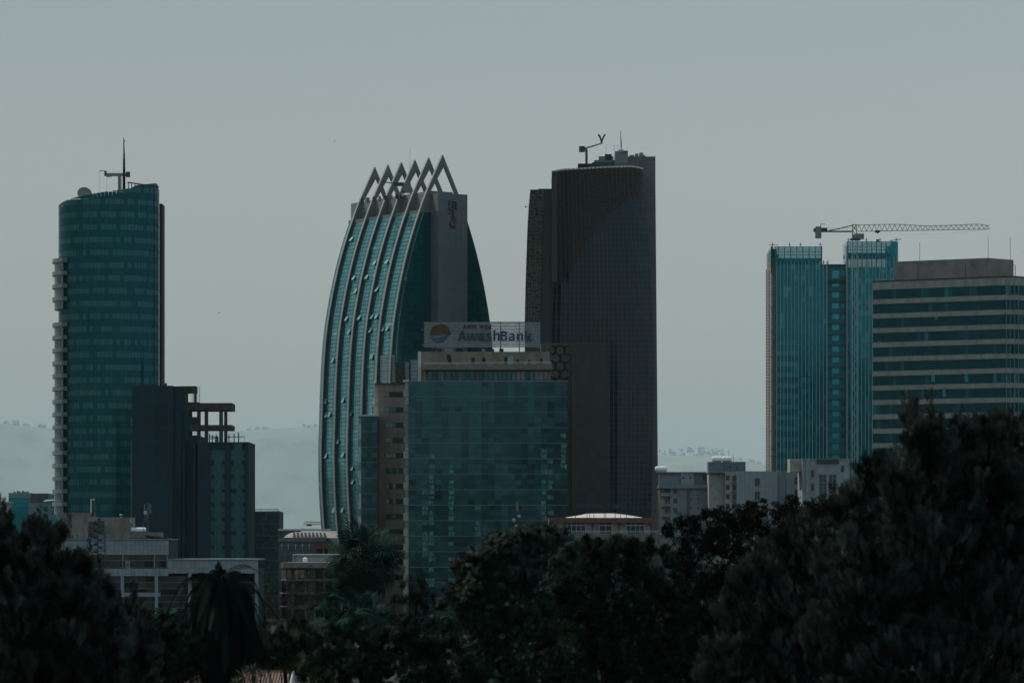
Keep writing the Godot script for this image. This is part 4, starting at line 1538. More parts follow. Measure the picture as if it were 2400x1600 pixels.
func banded_office() -> void:
	var s := site("banded_office", "large office block with pale concrete bands and long dark teal window strips", "building", 2360, 900)
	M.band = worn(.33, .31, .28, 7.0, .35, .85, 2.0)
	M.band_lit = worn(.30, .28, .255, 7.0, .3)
	M.b_pane = mat(.001, .056, .066, .1, .32, .25)
	M.b_pane2 = mat(.001, .047, .057, .1, .32, .25)
	M.b_pane3 = mat(.004, .085, .10, .15, .32, .3)
	M.b_pane4 = mat(.008, .13, .155, .2, .3, .4)
	var f := face(s, s.p(2357, HY, 0) * Vector3(1, 0, 1), Vector3(.89, 0, .456))
	var l := f.u(2046)
	var y0 := f.v(651, 0)
	var pitch := (f.v(651, 0) - f.v(1030, 0)) / 11.04
	# chamfered corner, then the right face running out of the picture
	var g := face(s, f.o, Vector3(.97, 0, -.05))
	var gu := 2.6
	var r := face(s, g.at(gu, 0, 0), Vector3(.80, 0, -.60))
	var ru := 26.0
	var faces := [[f, l, 0.0], [g, 0.0, gu], [r, 0.0, ru]]
	var hull := Geo.new()
	var poly := [f.at(l, 0, -.4), f.at(0, 0, -.4), g.at(gu, 0, -.4), r.at(ru, 0, -.4), r.at(ru, 0, -.4) + Vector3(-16, 0, -30), f.at(l, 0, -.4) + Vector3(14, 0, -30)]
	for i in poly.size():
		var a: Vector3 = poly[i]
		var b: Vector3 = poly[(i + 1) % poly.size()]
		hull.quad(a, a + Vector3(0, y0, 0), b + Vector3(0, y0, 0), b)
	for i in range(1, poly.size() - 1):
		hull.tri(poly[0] + Vector3(0, y0, 0), poly[i + 1] + Vector3(0, y0, 0), poly[i] + Vector3(0, y0, 0))
	s.add("hull", hull, M.void)
	var panes := []
	var pk := []
	var glass_h := pitch * .66
	for w in faces:
		var q: Face = w[0]
		var cols := maxi(1, int((w[2] - w[1]) / 1.12))
		q.bx("parapet", w[1], w[2], y0 - pitch * .50, y0 + .15, .1, -.5, M.band)
		q.bx("coping", w[1] - .1, w[2] + .05, y0 + .15, y0 + .5, .2, -.6, M.raw)
		for j in 26:
			var v1 := y0 - pitch * .50 - j * pitch
			if v1 - pitch < 0:
				break
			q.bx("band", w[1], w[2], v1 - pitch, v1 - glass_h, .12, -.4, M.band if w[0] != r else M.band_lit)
			for i in cols:
				var u0 := lerpf(w[1], w[2], i / float(cols))
				var u1 := lerpf(w[1], w[2], (i + 1) / float(cols))
				var xf := q.xf(u0 + .03, u1 - .03, v1 - glass_h + .02, v1 - .02, -.18, -.3)
				xf.basis = Basis(Vector3.UP, rng.randfn(0, .005)) * xf.basis
				panes.append(xf)
				var z := rng.randf()
				pk.append(0 if z < .55 else (1 if z < .9 else (2 if z < .985 else 3)))
	tiles(s, "window_pane", panes, [M.b_pane, M.b_pane2, M.b_pane3, M.b_pane4], pk, 300)
	# a few panes tilted open, and a pale one behind glass
	for q in [[2195, 744], [2062, 803], [2214, 925], [2266, 890], [2188, 890]]:
		var uu := f.u(q[0])
		var vv := f.v(q[1], uu)
		var w := f.bx("open_window", uu - .5, uu + .5, vv - .5, vv + .5 if q[1] < 850 else vv + 1.4, .0, -.1, M.t_lit if q[1] > 850 else M.pane_grey2)
		w.transform.basis = Basis(f.ux, .12) * w.transform.basis
	for q in [[2380, 718], [2378, 820], [2392, 955]]:
		var uu := r.u(q[0])
		var vv := r.v(q[1], uu)
		var w := r.bx("open_window", uu - .55, uu + .55, vv - 1.2, vv + 1.0, .3, .2, M.b_pane4)
		w.transform.basis = Basis(r.ux, .3) * w.transform.basis
	var wp := Geo.new()
	for q in [[g, .3], [g, 1.3], [g, 2.4], [r, 1.2]]:
		wp.bar(q[0].at(q[1], 0, .2), q[0].at(q[1], y0 - .3, .2), .1)
	s.add("drain_pipe", wp, M.panel)
	for j in 12:  # small vents under the windows
		for i in 9:
			var uu := lerpf(l, 0, (i + .4) / 9.0)
			f.bx("vent", uu, uu + .16, y0 - pitch * (.72 + j + .6), y0 - pitch * (.72 + j + .53), .14, 0, M.void)
	# bare concrete storey on top
	var pf := face(s, f.at(f.u(2319, -3), 0, -3), f.ux)
	var pl := pf.u(2097)
	var pt := pf.v(604, 0)
	M.pent = worn(.26, .235, .205, 11.0, .4, .9, 2.0)
	pf.bx("roof_storey", pl, 0, y0 - .3, pt, 0, -16, M.pent)
	var pr := face(s, pf.at(0, 0, 0), Vector3(.78, 0, -.62))
	pr.bx("roof_storey", .02, pr.u(2376.5), y0 - .3, pt - .05, 0, -12, M.pent)
	for px in [2152, 2263]:
		pf.bx("wall_joint", pf.u(px), pf.u(px) + .12, y0, pt - 1.2, .05, -.05, M.joint)
	s.bar("roof_frame", [Vector3(2377, 621, -6), Vector3(2381, 621, -6), Vector3(2381, 650, -6)], .12, M.dark_steel)
	for i in 4:
		s.bar("rung", [Vector3(2377, 626 + i * 6, -6), Vector3(2381, 626 + i * 6, -6)], .08, M.dark_steel)
	var n := 0
	for q in [[2156.5, 568, 612], [2317, 552, 604], [2369, 556, 609]]:
		var a := site("rooftop_pole", ["leftmost of the three thin poles on the bare concrete storey", "middle one of three thin poles, on the corner of the concrete storey", "rightmost of the three thin poles on the bare concrete storey"][n], "pole", q[0], 905, "thin poles on the concrete storey", EYE + (HY - q[2]) * K * 905 - .6)
		a.bar("pole_shaft", [Vector3(q[0], q[2] + 4, -1), Vector3(q[0], q[1], -1)], .10, M.steel)
		n += 1


func white_flats() -> void:
	var win := mat(.02, .028, .034, .2, .1)
	var wf := worn(.255, .295, .32, 9.0, .25, .7, 2.0)
	var wf2 := worn(.20, .24, .265, 9.0, .25, .8, 2.0)
	var cream := worn(.33, .335, .31, 6.0, .25)
	# left block with balconies
	var s := site("white_flats", "greyish white apartment block with small balconies at its left edge", "apartment block", 1630, 870)
	s.bx("wall", 1571, 1695, 1137, 1360, 0, -14, wf2)
	s.bx("roof_slab", 1544, 1696, 1135.5, 1144, .8, -14, wf2)
	s.bx("wall", 1545, 1571.2, 1144, 1360, -2, -14, cream)
	s.bx("upper_wall", 1545, 1596, 1108, 1136, -3, -14, wf2)
	s.bx("upper_wall", 1596, 1627, 1107, 1136, -2.5, -14, wf)
	s.bx("upper_wall", 1627, 1664, 1106, 1136, -3.4, -14, wf2)
	s.bx("parapet", 1543, 1664, 1105.5, 1108, -2, -15, M.panel)
	for q in [[1600, 1117], [1616, 1117]]:
		s.bx("window", q[0], q[0] + 5, q[1], q[1] + 4.5, -2.4, -2.7, win)
	s.bx("window", 1648, 1656, 1115, 1125, -3.3, -3.6, win)
	s.bx("stair_strip", 1610, 1617, 1145, 1360, .1, -.1, mat(.06, .075, .085, .6))
	for j in 6:
		for q in [[1579, 9], [1666, 10]]:
			var w := s.bx("window", q[0], q[0] + q[1], 1145 + j * 22.4, 1157 + j * 22.4, .06, -.2, win)
			s.bx("frame", q[0] + q[1] / 2.0 - .3, q[0] + q[1] / 2.0 + .3, 1145 + j * 22.4, 1157 + j * 22.4, .1, -.1, M.panel, w)
		for x in [1618, 1634]:
			s.bx("window", x, x + 4.2, 1147 + j * 20.5, 1151 + j * 20.5, .06, -.2, win)
		s.bx("balcony", 1551, 1572, 1155 + j * 24, 1163 + j * 24, .2, -2.2, wf2)
		s.bx("window", 1560, 1563.5, 1146 + j * 24, 1155 + j * 24, -1.9, -2.2, win)
		s.bx("balcony", 1690, 1700, 1153 + j * 22, 1160 + j * 22, .5, -2, wf2)
	# middle block: stair tower with tanks, cream bay, clad front
	var m := site("clad_flats", "pale panel-clad apartment block with a dark stair tower on its roof", "apartment block", 1740, 860)
	m.bx("stair_tower", 1661, 1697, 1082, 1106, -5, -11, mat(.10, .13, .145, .8))
	m.bx("stair_tower", 1697, 1748, 1082, 1106, -4.8, -11, mat(.085, .115, .13, .8))
	m.bx("window", 1709, 1713, 1092, 1097, -4.75, -5, win)
	m.bx("window", 1726, 1730, 1093, 1101, -4.75, -5, win)
	m.bx("roof", 1661, 1727, 1104.5, 1108, -1, -14, wf2)
	m.bx("wall", 1662, 1701, 1108, 1360, -3, -14, cream)
	m.bx("wall", 1700, 1727, 1107, 1360, -.8, -14, cream)
	for j in 8:
		m.bx("window", 1702, 1710.5, 1114 + j * 21.8, 1125.5 + j * 21.8, -.7, -1, win)
		m.bx("window", 1717, 1726.5, 1114 + j * 21.8, 1130 + j * 21.8, -.7, -1, win)
		m.bx("balcony", 1716, 1727, 1127 + j * 21.8, 1132 + j * 21.8, -.1, -1, mat(.10, .12, .13, .7))
	m.bx("wall", 1726.5, 1823, 1104, 1360, 0, -14, wf)
	m.bx("side_wall", 1823, 1841, 1103.5, 1360, -.6, -14, wf2)
	m.bx("side_wall", 1841, 1902, 1103.5, 1360, -1.2, -14, wf)
	var cl := []
	for j in 16:
		for i in 10:
			cl.append(m.box_xf(1727 + i * 9.6, 1736.2 + i * 9.6, 1105 + j * 9, 1113.6 + j * 9, .08, -.05))
		for i in 6:
			cl.append(m.box_xf(1842 + i * 10, 1851.6 + i * 10, 1105 + j * 9, 1113.6 + j * 9, -1.12, -1.25))
	tiles(m, "wall_panel", cl, [M.flat_panel, M.flat_panel2], picks(cl.size(), [1, 1]), 290)
	for j in 5:
		var w := m.bx("window", 1770, 1781, 1120 + j * 32, 1139 + j * 32, .14, -.1, win)
		m.bx("frame", 1775, 1775.8, 1120 + j * 32, 1139 + j * 32, .18, 0, M.panel, w)
		m.bx("window", 1864, 1868.5, 1117 + j * 30, 1135 + j * 30, -1.05, -1.3, win)
		for x in [1876, 1885, 1894]:
			m.bx("window", x, x + 3.4, 1120 + j * 30, 1124 + j * 30, -1.05, -1.3, win)
	var r := site("far_right_flats", "pale apartment block with a dark roof strip in front of netted towers", "apartment block", 1930, 845)
	r.bx("roof_box", 1852, 1881, 1075, 1106, -2, -10, worn(.36, .345, .31, 5.0, .35))
	r.bx("wall", 1881, 1992, 1076, 1360, 0, -14, wf)
	r.bx("side_wall", 1890, 1898, 1076, 1360, .4, -.2, M.panel)
	r.bx("roof_strip", 1915, 1967, 1075.5, 1086, .5, -.2, M.n_dark)
	r.bx("parapet", 1880.5, 1992.5, 1074.5, 1077, .2, -14, M.panel)
	for j in 6:
		r.bx("window", 1902, 1908.5, 1101 + j * 32, 1118 + j * 32, .06, -.2, win)
		if j:
			r.bx("window", 1972, 1979, 1091 + (j - 1) * 44, 1106 + (j - 1) * 44, .06, -.2, win)
	for x in [1921, 1930, 1944, 1953]:
		r.bx("glazing", x, x + 7.5, 1111, 1350, .06, -.3, win)
	for j in 20:
		r.bx("glazing_bar", 1920.5, 1961, 1112 + j * 9, 1112.9 + j * 9, .12, -.1, M.panel)
	var e := site("white_corner_house", "small pale roof corner beside the dark casuarina at right", "building", 2030, 840)
	e.bx("wall", 1992, 2060, 1130, 1360, 0, -8, wf)
	e.bx("roof_box", 2026, 2046, 1110, 1132, -1, -5, M.white)
	# roof tanks lie on the flats
	for q in [[1668, 1693, 1075.5, 6.4, "left one of two white tanks lying on the dark stair tower"], [1692, 1716, 1075.5, 6.4, "right one of two white tanks lying on the dark stair tower"], [1535, 1564, 1099.5, 7, "white tank lying on the flat roof beside the dark tower"]]:
		var tk := site("water_tank", q[4], "water tank", (q[0] + q[1]) / 2.0, 868, "white water tanks on the flats", EYE + (HY - q[2] - q[3]) * K * 868)
		var gt := Geo.new()
		var half: float = (q[1] - q[0]) / 2.0 * K * 868
		var rad: float = q[3] * K * 868
		gt.lathe(tk.p((q[0] + q[1]) / 2.0, q[2], 0), [Vector2(.02, -half), Vector2(rad * .6, -half * .97), Vector2(rad * .97, -half * .8), Vector2(rad, -half * .6), Vector2(rad * 1.03, -half * .3), Vector2(rad, 0), Vector2(rad * 1.03, half * .3), Vector2(rad, half * .6), Vector2(rad * .97, half * .8), Vector2(rad * .6, half * .97), Vector2(.02, half)], 18, Basis(Vector3(0, -1, 0), Vector3(1, 0, 0), Vector3(0, 0, 1)))
		tk.add("barrel", gt, M.tank)
		for t in [.25, .75]:
			tk.bx("cradle", lerpf(q[0], q[1], t) - 1.2, lerpf(q[0], q[1], t) + 1.2, q[2] + 2, q[2] + q[3], .5, -.5, M.steel)
	for q in [[1709, 1055, "taller of two hair-thin aerials beside the white roof tanks"], [1719, 1063, "shorter of two hair-thin aerials beside the white roof tanks"]]:
		var a := site("roof_aerial", q[2], "aerial", q[0], 868, "aerials by the roof tanks", EYE + (HY - 1082) * K * 868)
		a.bar("rod", [Vector3(q[0], 1082, 0), Vector3(q[0], q[1], 0)], .09, M.dark_steel)
	var p := site("red_roof_pavilion", "low rooftop pavilion with dull red fascia and white curved roof", "building", 1410, 500)
	var pw := worn(.24, .215, .205, 4.0, .3)
	p.bx("wall", 1296, 1524, 1224, 1420, 0, -9, pw)
	p.bx("end_wall", 1286.5, 1296.2, 1225, 1420, -.5, -9, worn(.33, .31, .29, 3.0, .4))
	var red := worn(.17, .055, .050, 5.0, .25, .8)
	p.bx("fascia", 1306, 1532, 1213, 1224.5, .7, -9, red)
	p.bx("fascia", 1286, 1306.3, 1213.2, 1226, .5, -9, worn(.17, .075, .068, 4.0, .2))
	var roof := Geo.new()
	var kn := [[1326, 1212], [1345, 1209.5], [1362, 1206.5], [1376, 1203.5], [1400, 1203], [1440, 1203], [1462, 1205.5], [1485, 1209], [1505, 1212.3]]
	for i in kn.size() - 1:
		var a0 := p.p(kn[i][0], 1213.4, -1)
		var b0 := p.p(kn[i + 1][0], 1213.4, -1)
		var a1 := p.p(kn[i][0], kn[i][1], -5)
		var b1 := p.p(kn[i + 1][0], kn[i + 1][1], -5)
		roof.quad(a0, a1, b1, b0)
		roof.quad(b0 + Vector3(0, 0, -8), b1, a1, a0 + Vector3(0, 0, -8))
	p.add("curved_roof", roof, M.roof_white)
	for x in [1349, 1376, 1382, 1392, 1416, 1420, 1442, 1455, 1468]:
		p.bar("roof_post", [Vector3(x, 1214, -1), Vector3(x + .2, 1202, -1)], .08, M.dark_steel)
	var pg := mat(.015, .035, .045, .15, .2)
	var fr := mat(.36, .42, .44, .5)
	for q in [[1330, 1372, [[1330, 1340], [1340, 1351], [1351, 1362], [1362, 1372]]], [1405.5, 1434, [[1405.5, 1420], [1420, 1434]]], [1468.5, 1510, [[1468.5, 1478.5], [1478.5, 1490], [1490, 1500], [1500, 1510]]]]:
		var w := p.bx("window", q[0], q[1], 1225, 1250, .05, -.3, M.void)
		for c in q[2]:
			p.bx("pane", c[0] + .6, c[1] - .6, 1226, 1230.6, .08, -.1, pg, w)
			p.bx("pane", c[0] + .6, c[1] - .6, 1232, 1249.5, .08, -.1, pg, w)
			p.bx("frame", c[0] - .4, c[0] + .4, 1225, 1250, .12, -.1, fr, w)
		p.bx("frame", q[1] - .4, q[1] + .4, 1225, 1250, .12, -.1, fr, w)
		p.bx("transom", q[0], q[1], 1230.4, 1231.8, .14, -.1, fr, w)
	for x in [1387, 1450]:
		p.bx("downpipe", x, x + 2, 1224, 1252, .12, 0, M.dark_concrete)
	for x in [1390, 1455, 1519]:
		p.bx("wall_lamp", x, x + 2, 1228, 1232.5, .3, 0, M.dark_steel)
	p.bar("handrail", [Vector3(1300, 1244.2, 3), Vector3(1578, 1244, 3)], .06, M.rail)
	p.bar("handrail", [Vector3(1300, 1248, 3), Vector3(1578, 1247.6, 3)], .045, M.rail)
	for i in 9:
		p.bar("rail_post", [Vector3(1300 + i * 34, 1243.5, 3), Vector3(1300 + i * 34, 1254, 3)], .06, M.rail)
	p.bx("terrace_wall", 1300, 1580, 1253, 1420, 3.2, 1.5, worn(.17, .165, .16, 3.0, .45))
	var fl := site("mobile_mast", "thin mast with pale panel antennas in front of the glass office", "antenna mast", 1212, 520)
	fl.bar("pole", [Vector3(1212, 1178, 0), Vector3(1213, 1608, 0)], .22, M.dark_steel)
	fl.bx("panel_antenna", 1209.5, 1215.5, 1177, 1198, .35, .1, worn(.19, .17, .13, 1.0, .4))
	fl.bx("panel_antenna", 1216, 1219, 1181, 1188, .3, 0, M.raw)
	for q in [[1204.5, 1219, 1.0], [1211, 1234, 1.1], [1217, 1210, .7]]:
		var gd := Geo.new()
		gd.lathe(fl.p(q[0], q[1], .3), [Vector2(.02, 0), Vector2(.2, .03), Vector2(.27, .12), Vector2(.22, .2), Vector2(.02, .22)], 14, Basis(Vector3(1, 0, 0), Vector3(0, 0, 1), Vector3(0, -1, 0)))
		fl.add("dish", gd, M.panel3)
func low_left() -> void:
	# clad podium office with its stepped top
	var s := site("clad_office", "grey panel-clad low office block with window bands and columns", "building", 370, 640)
	var hz := mat(.016, .026, .032, .12, .2)
	var hz2 := mat(.03, .042, .05, .2, .15)
	s.bx("block", 100, 394, 1265, 1330, -.3, -18, M.void)
	s.bx("block", 100, 603, 1332, 1480, -1.2, -18, M.void)
	s.bx("roof_slab", 100, 395, 1262.5, 1265, .4, -18, M.panel2)
	s.bx("roof_slab", 388, 604, 1309.5, 1312, .4, -18, M.panel2)
	s.bx("roof_slab", 584, 604.4, 1308.8, 1310.6, .5, -3, M.white)
	var pn := []
	for i in 30:
		for j in 3:
			pn.append(s.box_xf(100 + i * 9.8, 109.5 + i * 9.8, 1265.5 + j * 11.6, 1276.8 + j * 11.6, .12, -.3))
		pn.append(s.box_xf(100 + i * 9.8, 109.5 + i * 9.8, 1332.5, 1349.5, .1, -1))
	for i in 20:
		pn.append(s.box_xf(392.5 + i * 10.55, 402.7 + i * 10.55, 1312.5, 1330.5, .12, -1))
		pn.append(s.box_xf(392.5 + i * 10.55, 402.7 + i * 10.55, 1331, 1343.5, .12, -1))
	tiles(s, "cladding_panel", pn, [M.panel, M.panel2, M.panel3], picks(pn.size(), [3, 3, 2]))
	var gl := []
	for i in 16:
		gl.append(s.box_xf(100 + i * 18.4, 117.8 + i * 18.4, 1301, 1313, -.1, -.3))
		gl.append(s.box_xf(100 + i * 18.4, 117.8 + i * 18.4, 1313.5, 1331, -.1, -.3))
	for j in 6:
		for i in 27:
			gl.append(s.box_xf(100 + i * 18.6, 118 + i * 18.6, 1350 + j * 15.2, 1364.4 + j * 15.2, -.8, -1.2))
	tiles(s, "window_pane", gl, [hz, hz2, M.n_pane4], picks(gl.size(), [5, 2, 3]))
	for y in [1312.6, 1330]:
		s.bx("window_rail", 100, 391, y, y + 1.1, .05, -.2, M.steel)
	for y in [1364, 1379, 1394, 1410, 1425]:
		s.bx("window_rail", 100, 600, y, y + .9, -.65, -1, M.steel)
	for x in [215, 282, 362, 440, 520, 596.5]:
		s.bx("column", x, x + 7.5, 1343, 1480, .05, -1.2, M.panel)
	s.bx("floor_band", 100, 375, 1388.5, 1398, .02, -1.0, M.panel2)
	for x in [286, 360, 390]:
		s.bx("mullion", x, x + 2, 1300, 1331, .08, -.3, M.panel2)
	for i in 11:
		s.bx("spout", 240 + i * 33, 242.4 + i * 33, 1341, 1343.4, .3, 0, M.dark_steel)
	s.bx("open_shutter", 293, 303.5, 1315, 1332, .25, .1, M.panel3)
	s.bx("open_shutter", 295.3, 301.2, 1318, 1328.5, .3, .12, mat(.01, .09, .10, .4))
	s.bx("roof_house", 153, 303.5, 1212, 1264, -3, -12, worn(.215, .21, .18, 6.0, .4, .9, 2.0))
	s.bx("roof_house", 136, 211, 1201, 1213, -3.4, -12, worn(.19, .175, .15, 3.0, .4))
	s.bx("roof_house", 303.5, 373, 1247, 1264, -3.2, -10, worn(.20, .195, .17, 5.0, .35))
	s.bx("window", 206.5, 222, 1222, 1259, -2.9, -3.3, mat(.015, .028, .045, .15, .1))
	s.bx("window", 224, 243, 1222, 1250, -2.9, -3.3, mat(.012, .035, .045, .15, .1))
	s.bx("eave", 303, 395, 1260.5, 1263.5, -1.5, -8, M.raw)
	var lean := Geo.new()
	lean.hexa([s.p(341, 1256, -1), s.p(341, 1253.5, -1), s.p(394, 1259.8, -1), s.p(394, 1262, -1), s.p(341, 1256, -4), s.p(341, 1253.5, -4), s.p(394, 1259.8, -4), s.p(394, 1262, -4)])
	s.add("lean_to_roof", lean, mat(.05, .026, .022, .8))
	var ch := site("chimney_flue", "upright dark flue with pale metal side on the beige roof house", "flue", 214, 645, "", EYE + (HY - 1209) * K * 645)
	ch.bx("duct", 214, 220, 1170, 1209, 0, -.9, M.dark_steel)
	ch.bx("flashing", 210.5, 214, 1169, 1209, .1, -.9, M.rail)
	ch.bx("cap", 211.5, 219.8, 1168.5, 1172.5, .15, -1, M.rail)
	ch.bx("footing", 206, 216, 1203, 1210, .2, -1, M.raw)
	var vb := site("roof_vent", "small round vent cowl on the right of the beige roof house", "vent", 283, 644, "", EYE + (HY - 1212) * K * 644)
	var gv := Geo.new()
	gv.lathe(vb.p(283, 1212), [Vector2(.18, 0), Vector2(.18, .2), Vector2(.34, .3), Vector2(.36, .45), Vector2(.25, .58), Vector2(.02, .62)], 12)
	vb.add("cowl", gv, M.steel)
	var tk := site("roof_tank", "white tank lying on the low roof right of the beige roof house", "water tank", 322, 642, "", EYE + (HY - 1247) * K * 642)
	var gt := Geo.new()
	gt.lathe(tk.p(323, 1241.5, -1.5), [Vector2(.02, -1.55), Vector2(.35, -1.5), Vector2(.46, -1.3), Vector2(.46, 1.3), Vector2(.35, 1.5), Vector2(.02, 1.55)], 16, Basis(Vector3(0, -1, 0), Vector3(1, 0, 0), Vector3(0, 0, 1)))
	tk.add("barrel", gt, M.tank)
	for x in [312, 334]:
		tk.bx("cradle", x, x + 3, 1243, 1247, -1, -2, M.steel)
	var ds := site("roof_dish", "pale satellite dish seen edge-on at the corner of the beige roof house", "satellite dish", 308, 641, "", EYE + (HY - 1247) * K * 641)
	var gd := Geo.new()
	gd.lathe(ds.p(305, 1227, -1), [Vector2(.02, 0), Vector2(.5, .08), Vector2(.75, .3), Vector2(.74, .34), Vector2(.48, .13), Vector2(.02, .05)], 20, Basis.from_euler(Vector3(0, 0, -1.25)))
	ds.add("reflector", gd, mat(.16, .17, .17, .7))
	ds.bar("stand", [Vector3(306, 1227, -1), Vector3(306, 1247, -1)], .12, M.steel)
	var am := site("panel_mast", "slender tripod mast with two pale panel antennas before the dark tower", "antenna mast", 343, 640, "", EYE + (HY - 1247) * K * 640)
	am.bar("pole", [Vector3(345, 1178, -1), Vector3(346, 1247, -1)], .1, M.steel)
	am.bx("panel_antenna", 347.5, 353.5, 1180, 1203, -.7, -1, worn(.17, .16, .14, 1.0, .4))
	am.bx("panel_antenna", 336.5, 339, 1181, 1200, -.7, -1, M.steel)
	am.bx("radio_unit", 336, 343, 1197, 1205, -.6, -1, M.rail)
	am.bar("stay", [Vector3(339, 1205, -1), Vector3(334, 1244, -1)], .07, M.steel)
	am.bar("stay", [Vector3(345, 1205, -1), Vector3(338, 1224, -1)], .07, M.steel)
	am.bx("cross_arm", 337, 350, 1206, 1207.2, -.9, -1.1, M.steel)
	am.bx("cross_arm", 342, 350, 1218, 1226, -.9, -1.1, M.dark_steel)
	# letters standing on the roof edge, propped from behind
	var ls := site("roof_letters", "row of dark propped letters standing on the left roof edge", "sign", 166, 630, "", EYE + (HY - 1263) * K * 630)
	var e := Geo.new()
	for q in [[158, 1263, 160, 1251], [160, 1251, 162, 1263], [162.5, 1262, 163, 1252], [163, 1252, 166, 1262], [166, 1262, 166, 1253], [170, 1252, 170, 1263], [168, 1255, 173, 1255], [168, 1259, 172, 1261], [177, 1253, 180, 1252], [180, 1252, 179, 1257], [179, 1257, 181, 1260], [181, 1260, 178, 1263], [148, 1256, 149, 1263], [148, 1256, 153, 1256]]:
		e.bar(ls.p(q[0], q[1]), ls.p(q[2], q[3]), .14)
	ls.add("letters", e, M.dark_steel)
	ls.bar("prop", [Vector3(180, 1254, 0), Vector3(191, 1265, -1.5)], .06, M.dark_steel)
	ls.bar("prop", [Vector3(150, 1254, 0), Vector3(158, 1265, -1.5)], .06, M.dark_steel)
	# floodlight mast in front
	var f := site("floodlight_mast", "dark lattice mast stacked with floodlights facing left", "floodlight mast", 236, 430)
	for x in [228.5, 243.5]:
		for z in [0.0, -.8]:
			f.bar("leg", [Vector3(x, 1217 if x < 230 else 1224, z), Vector3(x - 1, 1678, z)], .11, M.dark_steel)
	f.bar("leg", [Vector3(247.5, 1232, 0), Vector3(247, 1678, 0)], .08, M.dark_steel)
	for j in 22:
		var y := 1222 + j * 20
		f.bar("cross_bar", [Vector3(228, y, 0), Vector3(248, y + (10 if j % 2 else -2), 0)], .07, M.dark_steel)
		f.bar("cross_bar", [Vector3(228, y + 10, 0), Vector3(244, y + 10, 0)], .07, M.dark_steel)
	f.bx("head_frame", 227.5, 234.5, 1215, 1222, .1, -.7, M.dark_steel)
	for j in 9:
		var y := 1224 + j * 16.6
		var hg := Geo.new()
		hg.lathe(f.p(229, y + 3, .2), [Vector2(.14, 0), Vector2(.2, .12), Vector2(.33, .42), Vector2(.34, .5), Vector2(.28, .5), Vector2(.02, .42)], 12, Basis.from_euler(Vector3(0, 0, 1.15)))
		f.add("floodlight", hg, M.dark_steel)
		f.bx("lamp_rim", 222.5, 224.2, y - 2, y + 1.4, .45, -.05, M.rail)
		f.bx("ballast_box", 230, 238, y + 6, y + 12, .1, -.5, M.n_dark)
		f.bx("platform", 226, 244, y + 14, y + 15, .2, -.9, M.dark_steel)
	f.bar("spike", [Vector3(231, 1216, -.3), Vector3(232, 1208, -.3)], .06, M.dark_steel)

	# small far blocks at the left edge
	var a := site("far_teal_office", "small hazy teal glass block behind the trees at the left edge", "building", 62, 1350)
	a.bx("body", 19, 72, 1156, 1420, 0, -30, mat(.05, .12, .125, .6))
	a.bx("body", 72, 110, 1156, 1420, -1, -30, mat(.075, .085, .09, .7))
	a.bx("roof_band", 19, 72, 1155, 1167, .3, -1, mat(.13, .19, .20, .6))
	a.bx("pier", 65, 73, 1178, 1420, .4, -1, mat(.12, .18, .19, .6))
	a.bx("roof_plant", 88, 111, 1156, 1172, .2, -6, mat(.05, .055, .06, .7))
	for j in 7:
		a.bx("window_band", 21.5, 65, 1169 + j * 11, 1178.6 + j * 11, .2, -.2, M.t_pane2)
	for q in [[30, 1152], [38, 1150], [42, 1151], [50, 1150], [55, 1152], [61, 1151]]:
		a.bx("roof_unit", q[0], q[0] + 4, q[1], 1157, -2, -4, M.steel)
	var b := site("far_green_roof_house", "small hazy house with pale sloping green roof left of the round tower", "house", 115, 1330)
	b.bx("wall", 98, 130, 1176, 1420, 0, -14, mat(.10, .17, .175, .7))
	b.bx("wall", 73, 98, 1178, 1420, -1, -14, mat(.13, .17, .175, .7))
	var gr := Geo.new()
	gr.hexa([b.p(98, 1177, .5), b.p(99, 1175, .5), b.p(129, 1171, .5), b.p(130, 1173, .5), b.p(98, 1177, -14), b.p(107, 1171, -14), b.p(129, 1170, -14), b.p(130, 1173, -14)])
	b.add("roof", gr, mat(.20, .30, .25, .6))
	for j in 5:
		b.bx("window", 100.5, 110, 1187 + j * 16, 1197 + j * 16, .1, -.2, M.teal_dark2)
		b.bx("window", 119, 128, 1180 + j * 16, 1190 + j * 16, .1, -.2, M.t_pane)
	var c := site("far_pale_house", "pale house edge cut by the left border of the picture", "house", 4, 1300)
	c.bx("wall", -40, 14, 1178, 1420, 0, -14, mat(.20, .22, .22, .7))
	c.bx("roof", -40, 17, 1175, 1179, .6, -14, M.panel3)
	for j in 5:
		c.bx("window", 2, 8, 1190 + j * 16, 1199 + j * 16, .1, -.2, M.pane_grey)
	# glass block right of the unfinished tower
	var g := site("green_glass_block", "mid-rise dark green glass block with railing on its flat roof", "building", 617, 1000)
	g.bx("hull", 576, 652, 1198, 1470, -.2, -22, M.a_hull)
	var px := []
	for j in 28:
		for i in 12:
			px.append(g.box_xf(576 + i * 6.3, 582 + i * 6.3, 1200 + j * 9.4, 1209 + j * 9.4, .05, -.1))
	tiles(g, "window_pane", px, [mat(.014, .048, .052, .2, .2), mat(.018, .055, .058, .25, .2), mat(.03, .062, .062, .4, .1), mat(.012, .075, .05, .2, .2)], picks(px.size(), [5, 4, 2, .5]))
	for j in 9:
		g.bx("ledge", 575.5, 652.5, 1198.5 + j * 28.2, 1200 + j * 28.2, .35, -.1, mat(.10, .13, .135, .6))
	g.bx("edge_pier", 650, 653, 1197, 1470, .3, -4, M.dark_steel)
	g.bx("handrail", 580, 651, 1193, 1193.8, -1, -1.1, M.steel)
	for i in 26:
		g.bx("rail_post", 582 + i * 2.75, 582.7 + i * 2.75, 1190.5 + rng.randf() * 2, 1198, -1, -1.12, M.dark_steel)


